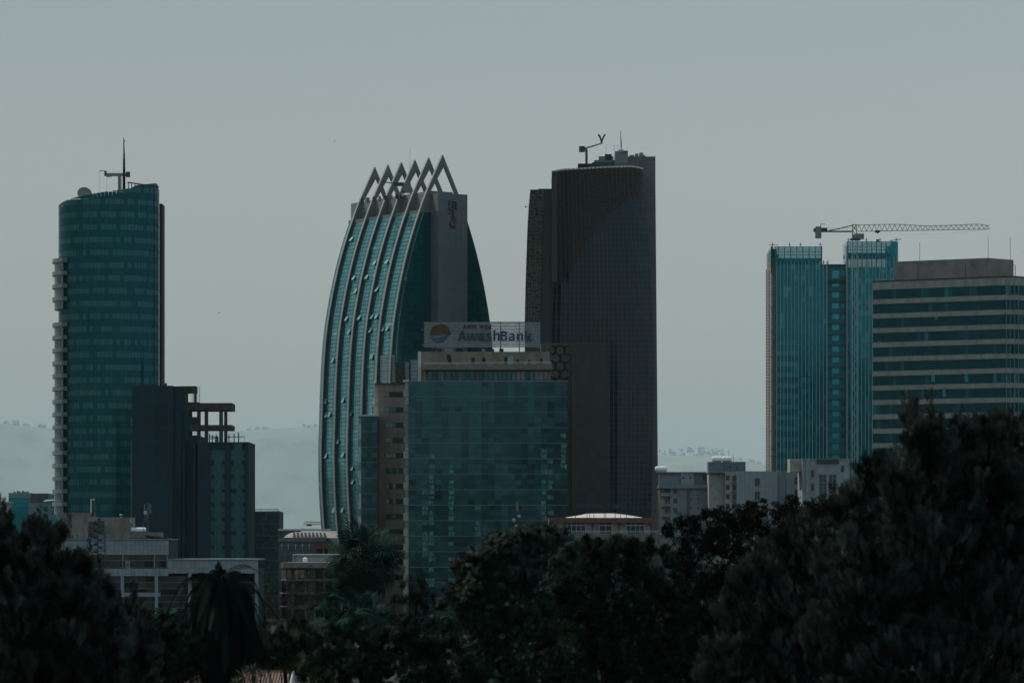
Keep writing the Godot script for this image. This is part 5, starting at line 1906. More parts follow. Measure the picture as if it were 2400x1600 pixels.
func low_middle() -> void:
	var s := site("barrel_roof_hall", "grey hall with pale curved metal roof and white framed windows", "hall", 705, 880)
	s.bx("wall", 652, 760, 1269, 1440, 0, -20, mat(.065, .078, .088, .8))
	s.bx("parapet", 651, 762, 1259.5, 1269.5, .5, -1, worn(.15, .155, .155, 5.0, .3))
	s.bx("back_wall", 651, 700, 1243, 1262, -12, -20, mat(.05, .065, .07, .8))
	s.bx("far_roof", 652, 775, 1239.3, 1243.5, -24, -30, M.white)
	s.bx("far_roof", 652, 660, 1243, 1246, -11, -12, M.dark_steel)
	var roof := Geo.new()
	var pts := [[663, 1260.5], [668, 1256], [674, 1252], [682, 1248.5], [690, 1246.7], [790, 1244]]
	for i in pts.size() - 1:
		var a := s.p(pts[i][0], 1260.5, -.5)
		var c := s.p(pts[i + 1][0], 1260.5, -.5)
		roof.quad(a, s.p(pts[i][0], pts[i][1], -8), s.p(pts[i + 1][0], pts[i + 1][1], -8), c)
		roof.quad(s.p(pts[i + 1][0], 1260.5, -16), s.p(pts[i + 1][0], pts[i + 1][1], -8), s.p(pts[i][0], pts[i][1], -8), s.p(pts[i][0], 1260.5, -16))
	s.add("barrel_roof", roof, worn(.30, .265, .22, 7.0, .35, .6))
	for i in 9:
		s.bx("roof_rib", 686 + i * 9, 686.35 + i * 9, 1247, 1260.5, -.7, -7.6, M.panel2)
	for x in [656, 671, 688, 704, 720, 737]:
		var wd := s.bx("window", x, x + 8, 1273, 1288, .05, -.2, mat(.02, .075, .085, .2, .2))
		s.bx("frame", x + 3.6, x + 4.6, 1273, 1288, .12, 0, M.rail, wd)
		s.bx("frame", x - .4, x + 8.4, 1276.5, 1277.4, .12, 0, M.rail, wd)
		s.bx("window", x, x + 8, 1302, 1318, .05, -.2, mat(.02, .06, .07, .2, .2))
	var c := site("small_tower_crane", "small red and white crane jib far behind the barrel-roofed hall", "crane", 735, 1500)
	var rp := mat(.22, .10, .08, .6)
	for i in 9:
		var x := 711.0 + i * 7
		c.bar("jib_lacing", [Vector3(x, 1229.5, 0), Vector3(x + 3.5, 1222.5, 0), Vector3(x + 7, 1229, 0)], .16, rp)
	c.bar("jib_chord", [Vector3(711, 1229.5, 0), Vector3(776, 1228.5, 0)], .26, rp)
	c.bar("jib_chord", [Vector3(714, 1222.5, 0), Vector3(776, 1223.5, 0)], .22, rp)
	c.bx("trolley", 718, 730, 1228, 1232.5, .6, -.6, mat(.07, .035, .03, .7))
	c.bx("mast", 772, 777, 1216, 1420, 1, -1, rp)
	var r := site("red_canopy", "dull red flat canopy on posts at the foot of the finned tower", "canopy", 775, 760)
	r.bx("canopy_slab", 736.5, 826, 1273, 1284, 1, -8, worn(.13, .045, .035, 4.0, .25))
	for x in [756, 769, 786, 812]:
		r.bx("post", x, x + 2.5, 1284, 1440, -.5, -1, M.panel)
	r.bx("glazing", 771, 800, 1285, 1320, -1.5, -1.8, M.pane_grey)
	r.bx("wall", 740, 771, 1285, 1440, -2, -8, M.raw)
	var w := site("white_wall_house", "low white-walled building with a roof tank behind the fan palm", "building", 736, 700)
	w.bx("wall", 685.5, 790, 1300, 1460, 0, -10, worn(.36, .37, .375, 5.0, .25))
	w.bx("coping", 684.5, 790, 1298.5, 1301, .3, -10, M.white)
	w.bx("downpipe", 690, 692, 1298, 1320, .2, 0, M.steel)
	var t := site("plastic_tank", "small pale upright water tank on the beige building's flat roof", "water tank", 715, 610, "", EYE + (HY - 1317) * K * 610)
	var gt := Geo.new()
	gt.lathe(t.p(715, 1317, -2), [Vector2(.44, 0), Vector2(.46, .3), Vector2(.43, .35), Vector2(.46, .6), Vector2(.4, .72), Vector2(.12, .82), Vector2(.1, .9), Vector2(.02, .9)], 16)
	t.add("barrel", gt, M.tank)
	t.bar("pipe", [Vector3(706, 1308, -2), Vector3(706, 1317, -2)], .08, M.dark_steel)
	var b := site("beige_flats", "weathered beige building with jutting flat roof and corner balconies", "building", 725, 600)
	var wall := worn(.15, .135, .11, 4.0, .45, .9, 2.0)
	b.bx("roof_slab", 664, 800, 1318, 1330.5, 2.0, -12, worn(.19, .18, .155, 4.0, .3))
	b.bx("roof_edge", 657, 664.5, 1319, 1330.5, 1.9, -12, worn(.33, .32, .29, 2.0, .3))
	b.bx("wall", 660, 800, 1330, 1500, 0, -10, wall)
	b.bx("floor_slab", 660, 800, 1357, 1361, 1.2, 0, wall)
	b.bx("floor_slab", 660, 800, 1388, 1392, 1.2, 0, wall)
	for j in 4:
		var y := 1331 + j * 31
		b.bx("column", 659.5, 669.5, y + 29.5 if j == 9 else y, y + 31, 1.3, .1, worn(.23, .205, .15, 2.0, .35))
		b.bx("sill", 657, 671.5, y + 26.5, y + 28.6, 1.7, .1, M.white)
		for x in [672, 716, 738, 760]:
			b.bx("pilaster", x - 2.5, x + .5, y, y + 30, .4, 0, wall)
		for q in [[672, 682], [689, 713], [719, 735], [740, 757], [762, 790]]:
			var wd := b.bx("window", q[0], q[1], y + 3, y + 24, .15, -.2, M.void)
			var m: Material = mat(.17, .17, .13, .15, .25, .7) if j == 0 and q[0] < 700 else (M.n_pane4 if rng.randf() < .6 else hz_pane())
			var half: float = (q[0] + q[1]) / 2.0
			b.bx("pane", q[0] + .6, half - .4, y + 4, y + 23.4, .2, 0, m, wd)
			b.bx("pane", half + .4, q[1] - .6, y + 4, y + 23.4, .2, 0, m, wd)
			b.bx("window_rail", q[0], q[1], y + 17, y + 17.8, .26, 0, M.dark_steel, wd)


func hz_pane() -> Material:
	if not M.has("hz"):
		M.hz = mat(.035, .04, .04, .3, .1)
	return M.hz


func mirrored_blocks() -> void:  # the rest of the town, behind the camera: the glass fronts reflect it
	var n := 0
	for q in [[-92, 520, 13, 92, "slim pale tower block"], [-40, 640, 46, 74, "broad cream apartment block"], [34, 430, 34, 104, "tall grey office block"], [78, 700, 18, 96, "narrow white tower block"], [132, 560, 44, 66, "low brown office block"]]:
		var root := Node3D.new()
		root.name = numbered("town_block")
		root.position = Vector3(q[0], 0, q[1])
		add_child(root)
		tag(root, "%s across the garden, seen only mirrored in the glass office" % q[4], "building")
		var m := worn([.5, .42, .16, .6, .2][n], [.5, .40, .18, .6, .17][n], [.46, .34, .19, .58, .14][n], 7.0, .3)
		var b := MeshInstance3D.new()
		b.mesh = UNIT
		b.material_override = m
		b.name = "wall"
		b.transform = Transform3D(Basis.from_scale(Vector3(q[2], q[3], 16)), Vector3(0, q[3] / 2.0, 0))
		root.add_child(b, true)
		for j in int(q[3] / 3.6):
			for i in maxi(1, int(q[2] / 9)):
				var w := MeshInstance3D.new()
				w.mesh = UNIT
				w.material_override = M.n_pane4
				w.name = "window"
				var wide: float = q[2] / float(maxi(1, int(q[2] / 9)))
				w.transform = Transform3D(Basis.from_scale(Vector3(wide * .72, 1.7, .3)), Vector3(-q[2] / 2.0 + wide * (i + .5), 2.2 + j * 3.6, -8))
				root.add_child(w, true)
		n += 1
func trees() -> void:
	leaf_meshes()
	ridge_trees()
	bird()
	low_house()
	# far side of the garden first, then nearer and nearer
	var t: Site
	t = broad_tree("twiggy_tree", "greyish brown twiggy tree in front of the beige flats", 690, 330, [[690, 1392, 58, 46], [632, 1440, 55, 42], [705, 1452, 60, 55], [742, 1385, 26, 55], [660, 1500, 80, 60], [610, 1500, 40, 50]], M.twig_leaf, 1500, U_small, .95, .55)
	t = broad_tree("pink_flowering_shrub", "dark climbing shrub with magenta flowers right of the fan palm", 975, 235, [[988, 1362, 14, 30], [968, 1388, 32, 34], [990, 1420, 40, 40], [950, 1450, 60, 50]], M.leaf_dark, 900, U_small, .8, .7)
	scatter(t, "flower", [[985, 1375, 20, 24], [975, 1395, 26, 22]], M.magenta, 60, U_small, .3, 0.0, 77)
	t = broad_tree("flowering_mango", "leafy tree with pale yellow blossom heads beside the red-roofed house", 668, 240, [[690, 1495, 45, 40], [655, 1530, 55, 45], [712, 1540, 40, 34], [622, 1535, 26, 26]], M.leaf_dark, 900, U_leaf, .9, .8)
	scatter(t, "blossom", [[668, 1500, 20, 16], [693, 1483, 12, 20], [650, 1545, 34, 22], [705, 1545, 18, 18], [676, 1555, 24, 20], [640, 1530, 18, 14]], M.blossom, 620, U_small, 1.0, .3, 78)
	t = broad_tree("glossy_tree", "broad glossy-leaved tree with two bare shoots above its crown", 1190, 190, [[1232, 1262, 52, 30], [1180, 1285, 60, 40], [1290, 1268, 58, 34], [1128, 1322, 50, 46], [1082, 1330, 26, 34], [1240, 1350, 130, 70], [1110, 1385, 60, 50], [1160, 1430, 130, 80], [1290, 1430, 130, 90], [1080, 1400, 40, 40], [1140, 1540, 140, 110], [1270, 1550, 140, 110], [1200, 1640, 200, 60]], M.leaf_gloss, 5200, U_leaf, 1.0, 1.0)
	for q in [[Vector3(1276, 1250, 1), Vector3(1272, 1225, 1.2), Vector3(1265, 1200, 1), Vector3(1262, 1182, .8)], [Vector3(1314, 1262, 1), Vector3(1318, 1240, 1), Vector3(1325, 1210, 1.1), Vector3(1323, 1182, .9)], [Vector3(1316, 1255, 1), Vector3(1325, 1230, 1.2), Vector3(1330, 1215, 1.3)]]:
		t.bar("bare_shoot", q, .045, M.bark)
	t = broad_tree("dark_bushy_tree", "dark bushy tree below the low pavilion with red fascia", 1440, 178, [[1380, 1290, 55, 28], [1440, 1284, 60, 26], [1505, 1290, 55, 30], [1385, 1345, 90, 60], [1500, 1350, 90, 65], [1440, 1430, 150, 90], [1560, 1430, 70, 80], [1400, 1540, 160, 110], [1530, 1550, 130, 110], [1440, 1640, 200, 60]], M.leaf_dark, 4600, U_leaf, .9, 1.0)
	scatter(t, "dry_leaf", [[1385, 1400, 130, 110], [1500, 1420, 90, 90], [1400, 1540, 140, 60]], M.leaf_gold, 46, U_small, .5, 0.0, 91)
	t = broad_tree("drooping_leaf_tree", "open tree with hanging dark leaves and gaps, before the white flats", 1690, 185, [[1604, 1222, 26, 22], [1655, 1226, 42, 26], [1570, 1240, 20, 18], [1715, 1212, 52, 30], [1785, 1200, 55, 28], [1860, 1198, 50, 30], [1925, 1200, 50, 34], [1975, 1200, 36, 40], [1640, 1275, 60, 40], [1735, 1270, 75, 50], [1850, 1260, 90, 50], [1590, 1295, 34, 30], [1700, 1350, 100, 60], [1610, 1370, 50, 50], [1680, 1440, 110, 80], [1820, 1350, 90, 70], [1620, 1540, 110, 110], [1690, 1620, 120, 70]], M.leaf_brown, 2900, U_droop, .95, .9)
	broad_tree("dark_thicket_tree", "dark tangled low tree behind the drooping palm", 540, 320, [[480, 1520, 60, 45], [560, 1515, 60, 45], [620, 1530, 50, 50], [440, 1540, 50, 40], [530, 1560, 110, 40], [680, 1560, 80, 40]], M.leaf_dark, 1500, U_small, 1.6, .7)
	# palms
	fan_palm("fan_palm", "tall fan palm with ragged crown in front of the beige office block", 850, 1322, 205, 3.0, 54, 1.0)
	fan_palm("fan_palm", "lower fan palm with lit left fronds just below the tall fan palm's crown", 800, 1440, 198, 2.2, 40, .72)
	fan_palm("fan_palm", "greener young fan palm in front, lowest of the three fan palms", 858, 1452, 190, 1.9, 34, .62)
	feather_palm("feather_palm", "feather palm with arching fronds left of the drooping palm", 388, 1462, 225, 2.6, 26, .35, "")
	feather_palm("feather_palm", "feather palm with shining arched midribs right of the fan palms", 1022, 1470, 205, 2.3, 22, .35, "")
	feather_palm("drooping_palm", "big dark palm with long hanging fronds like a bell", 518, 1374, 200, 8.4, 380, 1.0, "bell")
	needle_tree("pointed_conifer", "small dark pointed conifer top showing above the drooping palm", 515, 212, [[515, 1336, 8, 18], [516, 1356, 18, 22], [512, 1380, 32, 26], [520, 1405, 46, 26]], 520, .62)
	needle_tree("slender_conifer", "pair of slim dark conifer spires at lower left of the clad office", 300, 150, [[308, 1408, 11, 44], [273, 1412, 11, 34], [302, 1470, 34, 60], [330, 1530, 50, 70], [275, 1480, 40, 70]], 620, .8)
	t = broad_tree("dark_understorey_tree", "low dark leafy tree under the feather palm at lower left", 385, 170, [[370, 1505, 60, 50], [420, 1530, 60, 60], [350, 1570, 80, 60], [430, 1590, 50, 40]], M.leaf_dark, 1000, U_leaf, .85, .7)
	t = broad_tree("dark_understorey_tree", "low dark leafy tree under the three fan palms", 890, 172, [[880, 1505, 100, 55], [790, 1530, 60, 60], [980, 1515, 100, 60], [860, 1575, 160, 60], [1010, 1590, 110, 70], [760, 1590, 60, 60], [900, 1650, 200, 60]], M.leaf_dark, 2600, U_leaf, .85, .9)
	scatter(t, "dry_leaf", [[900, 1540, 130, 50]], M.leaf_gold, 16, U_small, .45, 0.0, 92)
	spiky_shrub()
	broad_tree("shade_tree", "dark dense tree mostly hidden behind the shorter fuzzy casuarina", 1830, 235, [[1740, 1450, 150, 100], [1930, 1470, 150, 110], [1840, 1570, 240, 80], [1650, 1570, 120, 70]], M.leaf_dark, 1500, U_leaf, 1.3, 1.1)
	broad_tree("shade_tree", "dark dense tree mostly hidden behind the tall right-hand casuarina", 2250, 235, [[2130, 1400, 130, 110], [2300, 1400, 140, 120], [2240, 1540, 240, 110]], M.leaf_dark, 1500, U_leaf, 1.3, 1.1)
	broad_tree("shade_tree", "dark dense tree mostly hidden behind the left-edge casuarina", 110, 235, [[50, 1470, 120, 90], [210, 1500, 110, 90], [130, 1580, 220, 70]], M.leaf_dark, 1200, U_leaf, 1.3, 1.1)
	# the nearest, softest trees at both sides
	needle_tree("casuarina_tree", "tall dark casuarina with upright plumes filling the left edge", 90, 112, [[92, 1212, 8, 40], [88, 1240, 16, 30], [50, 1246, 12, 30], [19, 1208, 9, 36], [10, 1240, 20, 34], [-8, 1200, 10, 40], [120, 1232, 8, 34], [154, 1226, 7, 34], [144, 1250, 14, 26], [120, 1276, 30, 30], [64, 1290, 50, 36], [0, 1300, 44, 46], [205, 1286, 7, 36], [184, 1312, 12, 30], [192, 1336, 24, 36], [140, 1352, 56, 60], [50, 1390, 90, 80], [234, 1352, 9, 50], [228, 1392, 24, 40], [190, 1430, 60, 76], [80, 1500, 140, 110], [230, 1510, 75, 100], [290, 1560, 60, 70], [140, 1610, 200, 70]], 3600, 1.0)
	needle_tree("casuarina_tree", "shorter fuzzy casuarina leaning left of the tall right-hand one", 1880, 138, [[1953, 1146, 10, 15], [1926, 1166, 10, 16], [1995, 1150, 26, 22], [2010, 1170, 22, 34], [1960, 1200, 30, 26], [1880, 1240, 46, 40], [1930, 1290, 80, 70], [1840, 1330, 80, 70], [1770, 1370, 60, 66], [1900, 1410, 120, 90], [1790, 1470, 110, 80], [1700, 1530, 60, 40], [1880, 1530, 140, 90], [1740, 1590, 110, 60], [1860, 1640, 200, 60]], 2500, .85)
	needle_tree("casuarina_tree", "tall dark casuarina with two high spires at the right edge", 2230, 114, [[2134, 975, 22, 52], [2150, 1040, 30, 46], [2190, 965, 13, 58], [2194, 1040, 20, 56], [2248, 1015, 18, 38], [2290, 1020, 30, 34], [2336, 1018, 30, 40], [2382, 1010, 26, 40], [2420, 1020, 36, 50], [2250, 985, 7, 34], [2282, 992, 6, 30], [2330, 984, 7, 36], [2362, 980, 6, 30], [2162, 1000, 6, 34], [2095, 1050, 7, 34], [2216, 1005, 6, 40], [2398, 985, 7, 34], [2072, 1092, 20, 40], [2052, 1130, 34, 56], [2110, 1130, 50, 60], [2200, 1120, 90, 80], [2310, 1110, 100, 80], [2400, 1120, 80, 90], [2060, 1230, 70, 90], [2170, 1250, 130, 100], [2300, 1260, 130, 120], [2410, 1270, 110, 130], [2040, 1370, 110, 100], [2180, 1400, 150, 110], [2330, 1420, 150, 130], [2440, 1440, 90, 130], [2000, 1510, 110, 100], [2150, 1550, 170, 90], [2330, 1580, 180, 100], [2200, 1650, 260, 60]], 7200, 1.0)


var U_leaf: ArrayMesh
var U_small: ArrayMesh
var U_droop: ArrayMesh
var U_plume: ArrayMesh
var U_fan: ArrayMesh
var U_ridge: ArrayMesh


func leaf(g: Geo, at: Vector3, along: Vector3, flat: Vector3, long: float, wide: float, bend: float) -> void:  # one leaf folded along its midrib, its tip bent down
	var s := along.cross(flat).normalized() * wide * .5
	var mid := at + along * long * .55 - Vector3(0, bend * .3 * long, 0)
	var tip := at + along * long - Vector3(0, bend * long, 0)
	var lift := flat * wide * .12
	g.tri(at, mid + s + lift, mid)
	g.tri(at, mid, mid - s + lift)
	g.tri(mid, mid + s + lift, tip)
	g.tri(mid, tip, mid - s + lift)


func leaf_meshes() -> void:
	M.bark = mat(.045, .040, .034, .95)
	M.palm_trunk = worn(.06, .052, .042, 1.0, .5)
	M.leaf_dark = leaf_mat(.0085, .0175, .0120, .7, .08)
	M.leaf_gloss = leaf_mat(.011, .030, .020, .5, .2)
	M.leaf_brown = leaf_mat(.012, .0165, .0115, .7, .1)
	M.twig_leaf = leaf_mat(.036, .036, .031, .8)
	M.needle = leaf_mat(.054, .063, .061, .85, .12)
	M.leaf_gold = leaf_mat(.13, .085, .015, .6)
	M.magenta = leaf_mat(.10, .014, .05, .7)
	M.blossom = leaf_mat(.20, .185, .10, .8)
	M.frond = mat(.012, .027, .020, .75, 0.0, .1)
	M.frond_green = mat(.014, .046, .036, .7, 0.0, .15)
	M.frond_dry = mat(.034, .032, .024, .85, 0.0, .1)
	M.frond_dark = mat(.0045, .0090, .0078, .9, 0.0, .05)
	rng.seed = 21
	var g := Geo.new()
	for i in 18:
		var a := TAU * i * .382
		var up := lerpf(.75, -.35, i / 17.0)
		var d := Vector3(cos(a), up, sin(a)).normalized()
		var at := Vector3(0, lerpf(.16, -.16, i / 17.0), 0) + d * .04
		leaf(g, at, d, d.cross(Vector3(-d.z, 0, d.x)).normalized(), rng.randf_range(.20, .30), .085, .18)
	U_leaf = g.mesh()
	g = Geo.new()
	for i in 20:
		var d := Vector3(rng.randfn(), rng.randfn() + .2, rng.randfn()).normalized()
		var at := Vector3(rng.randfn(), rng.randfn(), rng.randfn()) * .16
		leaf(g, at, d, d.cross(Vector3(rng.randfn(), .3, rng.randfn())).normalized(), rng.randf_range(.09, .16), .06, .1)
	U_small = g.mesh()
	g = Geo.new()
	for i in 15:
		var a := TAU * i * .382
		var d := Vector3(cos(a) * .55, -.85, sin(a) * .55).normalized()
		var at := Vector3(cos(a * 1.7) * .2, lerpf(.2, -.1, i / 14.0), sin(a * 1.7) * .2)
		leaf(g, at, d, d.cross(Vector3(-d.z, 0, d.x)).normalized(), rng.randf_range(.24, .36), .11, .05)
	U_droop = g.mesh()
	g = Geo.new()  # a plume of needle branchlets, about a metre long, pointing up
	for i in 110:
		var t := sqrt(rng.randf())
		var a := rng.randf() * TAU
		var wide := .20 * sin(PI * clampf(t * .85 + .1, 0, 1))
		var at := Vector3(cos(a) * wide * .3, t * .95 - .4, sin(a) * wide * .3)
		var d := Vector3(cos(a) * .62, rng.randf_range(.55, 1.05), sin(a) * .62).normalized()
		var s := d.cross(Vector3(rng.randfn(), rng.randfn(), rng.randfn())).normalized() * .011
		var tip := at + d * rng.randf_range(.18, .34)
		g.tri(at - s, tip, at + s)
	U_plume = g.mesh()
	g = Geo.new()  # a fan of blades, its stalk at the origin, spreading along +x
	var blades := 26
	for i in blades:
		var a := lerpf(-2.15, 2.15, i / float(blades - 1))
		var d := Vector3(cos(a), .05 * sin(i * 2.1), sin(a)).normalized()
		var reach := rng.randf_range(.86, 1.05) * (1.0 - .12 * absf(a))
		var s := Vector3(-d.z, .12, d.x).normalized() * .035
		var mid := d * reach * .6 + Vector3(0, .05, 0)
		var tip := d * reach + Vector3(0, -.16 - .22 * rng.randf(), 0)
		g.tri(Vector3.ZERO, mid + s, mid - s)
		g.tri(mid - s, mid + s, tip)
	g.bar(Vector3(-.75, -.05, 0), Vector3(0, 0, 0), .035)
	U_fan = g.mesh()


func leaf_mat(r: float, g: float, b: float, rough: float, spec := .22) -> StandardMaterial3D:
	var m := mat(r, g, b, rough, 0.0, spec)
	m.vertex_color_use_as_albedo = true
	m.backlight_enabled = true
	m.backlight = Color(.25, .30, .2)
	return m


func scatter(s: Site, called: String, lobes: Array, m: Material, count: int, unit: Mesh, size: float, upright: float, salt: int) -> MultiMeshInstance3D:  # leaf clumps through the volume of the lobes [column, row, half width, half height (, nearness)]
	var r := RandomNumberGenerator.new()
	r.seed = salt
	var share := []
	var total := 0.0
	for q in lobes:
		total += pow(q[2] * q[3], .85)
		share.append(total)
	var clump := FastNoiseLite.new()
	clump.seed = salt
	clump.frequency = .55
	clump.fractal_octaves = 2
	var holes: float = -.10 if called == "crown" else -9.0
	var mm := MultiMesh.new()
	mm.transform_format = MultiMesh.TRANSFORM_3D
	mm.use_colors = true
	mm.mesh = unit
	mm.instance_count = count
	var k := K * s.D
	for i in count:
		var pick := r.randf() * total
		var n := 0
		while share[n] < pick:
			n += 1
		var q: Array = lobes[n]
		var d := Vector3(r.randfn(), r.randfn(), r.randfn()).normalized()
		var rad := pow(r.randf(), .42)
		var lump := 1.0 + .16 * sin(d.x * 5 + n) * sin(d.y * 6 + n * 2.0)
		var depth: float = minf(q[2], q[3] * 1.6)
		var p := Vector3.ZERO
		for attempt in 4:
			p = Vector3(d.x * q[2] * k, d.y * q[3] * k, d.z * depth * k * .9) * rad * lump
			p += s.p(q[0], q[1], 0) + Vector3(0, 0, 1.1 * sin(n * 2.4))
			if clump.get_noise_3dv(p) > holes:
				break
			d = Vector3(r.randfn(), r.randfn(), r.randfn()).normalized()
			rad = pow(r.randf(), .42)
		var up := (Vector3(d.x, d.y * .6 + .25, d.z) * (1.0 - upright) + Vector3(d.x * .3 + r.randfn() * .22, 1.0, d.z * .3 + r.randfn() * .22) * upright).normalized()
		var side := up.cross(Vector3(r.randfn(), r.randfn(), r.randfn())).normalized()
		var z := minf(size * r.randf_range(.7, 1.25), maxf(q[2] * k * 1.6, .16))
		mm.set_instance_transform(i, Transform3D(Basis(side, up, side.cross(up)) * z, p))
		var tone := r.randf_range(.35, 1.15) * clampf(1.0 + clump.get_noise_3dv(p * 1.7) * (1.8 if unit == U_plume else .9), .25, 1.9)
		if r.randf() < .05 and unit != U_plume:
			tone *= 3.6  # sun glints: a few clumps coloured far brighter
		mm.set_instance_color(i, Color(tone * r.randf_range(.92, 1.08), tone, tone * r.randf_range(.85, 1.05)))
	var out := MultiMeshInstance3D.new()
	out.multimesh = mm
	out.material_override = m
	out.name = called
	out.set_meta("kind", "stuff")
	s.node.add_child(out, true)
	return out


func limbs(s: Site, lobes: Array, px: float, fork: float, thick: float) -> void:  # a tapered trunk, and a limb out to every lobe
	var foot := s.p(px, 1300, 0)
	foot.y = -s.o.y
	var head := s.p(px, fork, 0)
	var g := Geo.new()
	var bend := Vector3(.25, 0, .2) * thick
	g.tube([foot - Vector3(0, .3, 0), foot + Vector3(0, .8, 0), foot.lerp(head, .5) + bend, head], [thick * 1.5, thick, thick * .82, thick * .6], 9)
	s.add("trunk", g, M.bark)
	for q in lobes:
		var to := s.p(q[0], q[1] - q[3] * .4, 0)
		var from := foot.lerp(head, clampf(.55 + .45 * (to.y - foot.y) / maxf(head.y - foot.y, .1) - .35, .35, 1.0))
		if to.y < from.y:
			continue
		var mid := from.lerp(to, .5) + Vector3((to.x - from.x) * .12, -.1 * absf(to.x - from.x), .2)
		var w := thick * clampf(.12 + q[2] * K * s.D * .09, .12, .5)
		g = Geo.new()
		g.tube([from, mid, to], [w, w * .7, w * .15], 6)
		for i in 5:
			var a: float = TAU * i / 5.0 + q[0]
			var st := mid.lerp(to, .3 + .14 * i)
			var en := st + Vector3(cos(a) * q[2] * .75, q[3] * (.25 + .1 * i), sin(a) * q[2] * .6) * K * s.D
			g.tube([st, st.lerp(en, .5) + Vector3(0, .06, 0), en], [w * .35, w * .25, w * .06], 4)
		s.add("limb", g, M.bark)


func broad_tree(called: String, label: String, px: float, D: float, lobes: Array, m: Material, count: int, unit: Mesh, size: float, thick: float) -> Site:
	var s := site(called, label, "tree" if not called.ends_with("shrub") else "shrub", px, D)
	var low := 0.0
	for q in lobes:
		low = maxf(low, q[1])
	limbs(s, lobes, px, minf(low, 1560) - 60, thick * .24)
	scatter(s, "crown", budded(lobes, int(px)), m, int(count * 3.2), unit, size * .52, .15 if unit != U_droop else .9, int(px) * 7 + 3)
	return s


func needle_tree(called: String, label: String, px: float, D: float, lobes: Array, count: int, size: float) -> void:
	var s := site(called, label, "tree", px, D)
	limbs(s, lobes, px, 1400, .26)
	scatter(s, "crown", budded(lobes, int(px)), M.needle, int(count * 3.2), U_plume, size * .58, .8, int(px) * 5 + 1)


func budded(lobes: Array, salt: int) -> Array:  # every lobe puts out smaller ones along its rim, so that no outline stays round
	var r := RandomNumberGenerator.new()
	r.seed = salt
	var out := lobes.duplicate()
	for q in lobes:
		if q[2] < 24 or q[3] < 24:
			continue
		for i in 7:
			var a := PI * (i + r.randf()) / 6.0 - .5
			var w := r.randf_range(.16, .34)
			out.append([q[0] + cos(a) * q[2] * r.randf_range(.8, 1.04), q[1] - sin(a) * q[3] * r.randf_range(.8, 1.06), q[2] * w * .8, q[3] * w * 1.15])
	return out


func turned(dir: Vector3, roll: float) -> Basis:  # +x along dir, +y as far up as may be
	var x := dir.normalized()
	var z := x.cross(Vector3.UP if absf(x.y) < .98 else Vector3.RIGHT).normalized()
	var y := z.cross(x)
	return Basis(x, y, z) * Basis(Vector3.RIGHT, roll)


func fan_palm(called: String, label: String, px: float, py: float, D: float, reach: float, count: int, thick: float) -> void:
	var s := site(called, label, "palm tree", px, D, "fan palms in the garden")
	var r := RandomNumberGenerator.new()
	r.seed = int(px * 3 + py)
	var head := s.p(px, py, 0)
	var foot := Vector3(head.x, 0, 0)
	var g := Geo.new()
	g.tube([foot, foot + Vector3(0, .6, 0), foot.lerp(head, .6) + Vector3(.1, 0, 0), head], [.42 * thick + .1, .3 * thick + .06, .26 * thick + .05, .3 * thick], 10)
	s.add("trunk", g, M.palm_trunk)
	for i in count:
		var t := i / float(count)
		var a := TAU * i * .382 + r.randfn() * .15
		var el := lerpf(1.35, -1.1, pow(t, .85)) + r.randfn() * .1
		var d := Vector3(cos(a) * cos(el), sin(el), sin(a) * cos(el))
		var stalk := reach * r.randf_range(.45, .62) * (1.0 if el > -.4 else .75)
		var fan := reach * r.randf_range(.40, .54)
		var at := head + d * stalk - Vector3(0, maxf(0, stalk * .18 * cos(el)), 0)
		var q := MeshInstance3D.new()
		q.mesh = U_fan
		q.material_override = M.frond_dry if el < -.75 else (M.frond_green if r.randf() < .35 or called == "fan_palm" and py > 1450 else M.frond)
		q.name = "frond"
		var tip := (d + Vector3(0, -.45 if el < .9 else 0.0, 0)).normalized()
		q.transform = Transform3D(turned(tip, r.randfn() * .5).scaled_local(Vector3.ONE * fan), at)
		s.node.add_child(q, true)
		var st := Geo.new()
		if t < .6:
			st.bar(head, at, .04)
			s.add("stalk", st, M.frond)


func feather(long: float, droop: float, hang: float, salt: int) -> ArrayMesh:  # one arching frond along +x with leaflets down both sides
	var r := RandomNumberGenerator.new()
	r.seed = salt
	var g := Geo.new()
	var last := Vector3.ZERO
	var n := 26
	var angle := .75 if droop < 1.45 else r.randf_range(.6, 1.25)
	for i in n:
		var t := (i + 1) / float(n)
		angle -= droop * (2.9 / n) * (.4 + t)
		angle = maxf(angle, -1.5)
		var next := last + Vector3(cos(angle), sin(angle), 0) * long / n
		g.bar(last, next, .035 * (1.1 - t))
		var along := (next - last).normalized()
		for k in 3:
			var at := last.lerp(next, k / 3.0)
			for sd in [-1.0, 1.0]:
				var d := (along * .55 + Vector3(0, -hang, 0) + Vector3(0, .15, sd * (1.0 - hang * .5))).normalized()
				var l := minf(long * .16, .95) * (sin(PI * clampf(t * .8 + .15, 0, 1)) * .8 + .2) * r.randf_range(.8, 1.1)
				var w := along * .034
				g.tri(at - w, at + d * l + Vector3(0, -.12 * l, 0), at + w)
		last = next
	return g.mesh()


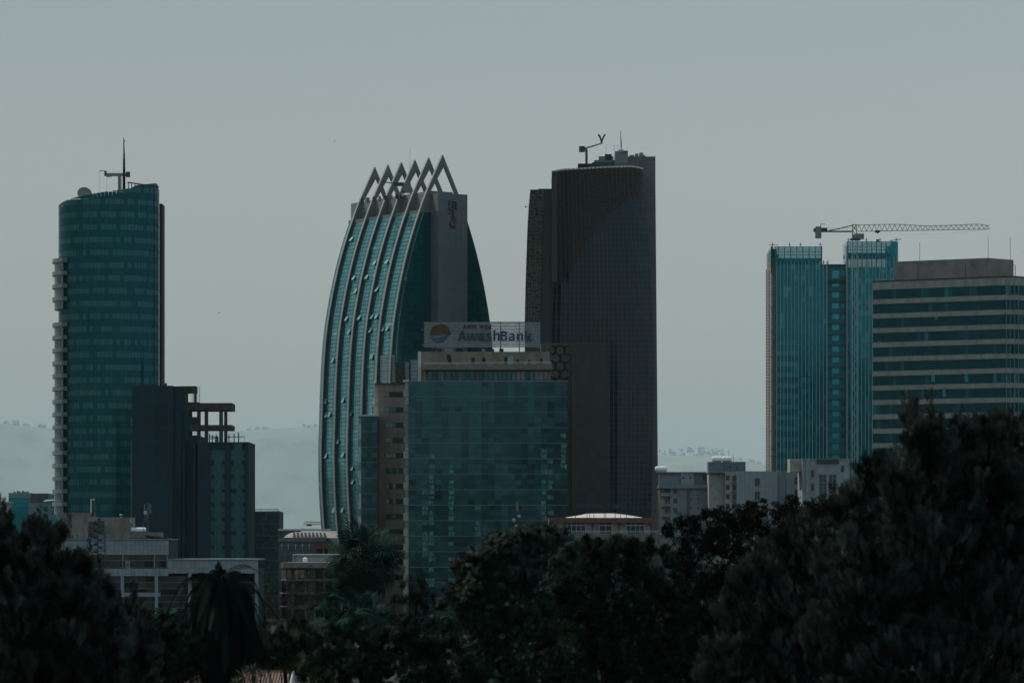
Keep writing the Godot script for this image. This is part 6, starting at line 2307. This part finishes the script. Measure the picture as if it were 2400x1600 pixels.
func feather_palm(called: String, label: String, px: float, py: float, D: float, long: float, count: int, hang: float, shape: String) -> void:
	var s := site(called, label, "palm tree", px, D)
	var r := RandomNumberGenerator.new()
	r.seed = int(px * 5)
	var head := s.p(px, py, 0)
	var foot := Vector3(head.x, 0, 0)
	var g := Geo.new()
	g.tube([foot, foot + Vector3(0, .5, 0), foot.lerp(head, .5) + Vector3(.12, 0, 0), head], [.38, .24, .2, .2], 10)
	s.add("trunk", g, M.palm_trunk)
	var kinds := []
	for k in 9:
		kinds.append(feather(long * (1.0 if shape == "" else r.randf_range(.55, 1.05)), 1.0 * r.randf_range(.8, 1.15) if shape == "" else r.randf_range(1.7, 4.2), hang * .8, 60 + k))
	for i in count:
		var a := TAU * i * .382 + r.randfn() * .1
		var q := MeshInstance3D.new()
		q.mesh = kinds[(i * 4) % 9]
		q.material_override = M.frond_dark if shape == "bell" and i % 7 else (M.frond_green if i % 3 == 0 and shape == "" else M.frond)
		q.name = "frond"
		var tilt := lerpf(.75, -.5, i / float(count)) if shape == "" else lerpf(.35, -.9, i / float(count)) + r.randfn() * .16 + r.randfn() * .16
		var z := r.randf_range(.75, 1.05)
		if shape == "bell":
			z *= lerpf(1.0, .78, i / float(count))
		q.transform = Transform3D(Basis(Vector3.UP, a) * Basis(Vector3.BACK, tilt) * Basis.from_scale(Vector3.ONE * z), head - Vector3(0, .012 * i if shape == "bell" else 0.0, 0))
		s.node.add_child(q, true)


func spiky_shrub() -> void:
	var s := site("spiky_shrub", "spiky dracaena-like shrub with striped narrow leaves before the red roof", "shrub", 580, 196)
	var r := RandomNumberGenerator.new()
	r.seed = 8
	for c in [[572, 1585, 36], [592, 1572, 30], [610, 1592, 30], [556, 1600, 26]]:
		var at := s.p(c[0], c[1], 0)
		var g := Geo.new()
		g.tube([Vector3(at.x, 0, 0), Vector3(at.x + .1, at.y * .6, 0), at], [.08, .06, .05], 6)
		s.add("stem", g, M.bark)
		for i in 34:
			var a := TAU * i * .382
			var el := lerpf(1.3, -.4, i / 34.0)
			var d := Vector3(cos(a) * cos(el), sin(el), sin(a) * cos(el))
			g = Geo.new()
			leaf(g, at + d * .05, d, d.cross(Vector3(-d.z, 0, d.x)).normalized(), c[2] * K * 196 * r.randf_range(.8, 1.1), .07, .25)
			s.add("leaf", g, M.frond_green if i % 3 else M.blossom)


func low_house() -> void:
	var s := site("red_roof_house", "low house with terracotta metal roof among trees at the bottom edge", "house", 560, 300)
	var tin := [mat(.20, .105, .075, .6), mat(.18, .095, .07, .6), mat(.215, .115, .085, .6)]
	var ridge := 1574.0
	s.bx("wall", 425, 690, 1625, 1640, -.8, -9, M.white)
	var wall := Geo.new()
	wall.span(s.x(428), s.x(688), -s.o.y, s.y(1622), -9, -1)
	s.add("wall", wall, M.white)
	var px := 420.0
	var n := 0
	while px < 686.0:
		var g := Geo.new()
		var x1 := minf(px + 7.2, 685.6)
		var a := s.p(px - 15, 1632, 0)
		var b := s.p(px, ridge, -4.5)
		var c := s.p(x1, ridge, -4.5)
		var d := s.p(x1 - 15, 1632, 0)
		g.hexa([a, b, c, d, a + Vector3(0, -.06, 0), b + Vector3(0, -.06, 0), c + Vector3(0, -.06, 0), d + Vector3(0, -.06, 0)])
		s.add("roof_sheet", g, tin[n % 3])
		s.bar("roof_seam", [Vector3(px - 15, 1631.4, .03), Vector3(px, ridge - .6, -4.5)], .07, M.bark)
		px += 7.2
		n += 1
	var back := Geo.new()
	back.quad(s.p(686, ridge, -4.5), s.p(420, ridge, -4.5), s.p(425, 1640, -9), s.p(690, 1640, -9))
	s.add("roof_back", back, tin[1])
	s.bar("ridge_cap", [Vector3(418, ridge - .8, -4.5), Vector3(687, ridge - .8, -4.5)], .16, tin[2])
	var gable := Geo.new()
	gable.tri(s.p(672, 1634, 0), s.p(686, ridge, -4.5), s.p(704, 1634, -9))
	s.add("gable", gable, M.white)
	s.bar("barge_board", [Vector3(671, 1634, 0), Vector3(687, ridge - .5, -4.5), Vector3(705, 1634, -9)], .14, M.white)


func bird() -> void:
	var n := 0
	for q in [[513, 733, "tiny dark bird in the sky right of the round tower"], [784, 331, "tiny faint bird in the sky above the finned tower's left side"]]:
		var s := site("bird", q[2], "bird", q[0], 700, "birds in the sky", EYE + (HY - q[1]) * K * 700)
		var g := Geo.new()
		g.lathe(Vector3.ZERO, [Vector2(.01, -.16), Vector2(.05, -.08), Vector2(.06, .03), Vector2(.03, .12), Vector2(.01, .17)], 8, Basis.from_euler(Vector3(0, 0, 1.4 + n)))
		s.add("body", g, M.void)
		for sd in [-1.0, 1.0]:
			g = Geo.new()
			g.hexa([Vector3(-.07, .0, 0), Vector3(-.05, .16, .3 * sd), Vector3(.03, .17, .3 * sd), Vector3(.08, 0, 0), Vector3(-.07, -.02, 0), Vector3(-.05, .14, .32 * sd), Vector3(.03, .15, .32 * sd), Vector3(.08, -.02, 0)])
			s.add("wing", g, M.void)
		n += 1


func ridge_trees() -> void:
	var r := RandomNumberGenerator.new()
	r.seed = 31
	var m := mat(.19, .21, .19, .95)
	var spots := [[1547, 22, 7], [1558, 14, 7], [1576, 18, 15], [1597, 24, 14], [1618, 26, 15], [1643, 24, 22], [1662, 14, 10], [1674, 20, 13], [1690, 18, 16], [1735, 12, 9], [1762, 10, 12], [1778, 9, 10], [35, 14, 16], [12, 9, 14], [60, 8, 16], [98, 9, 20], [585, 7, 14], [603, 10, 12], [622, 6, 14], [712, 11, 8], [724, 9, 10], [738, 12, 8]]
	var words := ["tall", "narrow", "broad", "round", "bushy", "spreading", "low", "small"]
	var i := 0
	for q in spots:
		var D := 90000.0
		var where: String = "right of the dark tower" if q[0] > 1500 else ("at the far left" if q[0] < 200 else "between round and finned towers")
		var order := 0
		for p in spots:
			if (p[0] > 1500) == (q[0] > 1500) and (p[0] < 200) == (q[0] < 200) and p[0] <= q[0]:
				order += 1
		var ordinal: String = ["first", "second", "third", "fourth", "fifth", "sixth", "seventh", "eighth", "ninth", "tenth", "eleventh", "twelfth"][order - 1]
		var base := EYE + (HY - crest(q[0], 0) - 2) * K * D
		var s := site("ridge_tree", "hazy tree on the skyline ridge %s, %s from the left" % [where, ordinal], "tree", q[0], D, "trees along the hazy ridge", base)
		var g := Geo.new()
		var k := K * D
		g.tube([Vector3(0, -4 * k, 0), Vector3(0, q[1] * .6 * k, 0)], [q[2] * .07 * k, q[2] * .04 * k], 6)
		s.add("trunk", g, m)
		g = Geo.new()
		for b in 16:
			var c := Vector3(r.randf_range(-.62, .62) * q[2], q[1] * r.randf_range(-.1, .86), r.randf_range(-.3, .3) * q[2]) * k
			c.x *= 1.0 - .45 * c.y / (q[1] * k)
			var rad: float = q[2] * r.randf_range(.10, .27) * k
			var pr := []
			for e in 7:
				var th := -PI / 2 + PI * e / 6.0
				pr.append(Vector2(maxf(.02, cos(th)) * rad * r.randf_range(.85, 1.12), sin(th) * rad * r.randf_range(.85, 1.1)))
			g.lathe(c, pr, 9)
		s.add("crown", g, m, null, true)
		i += 1
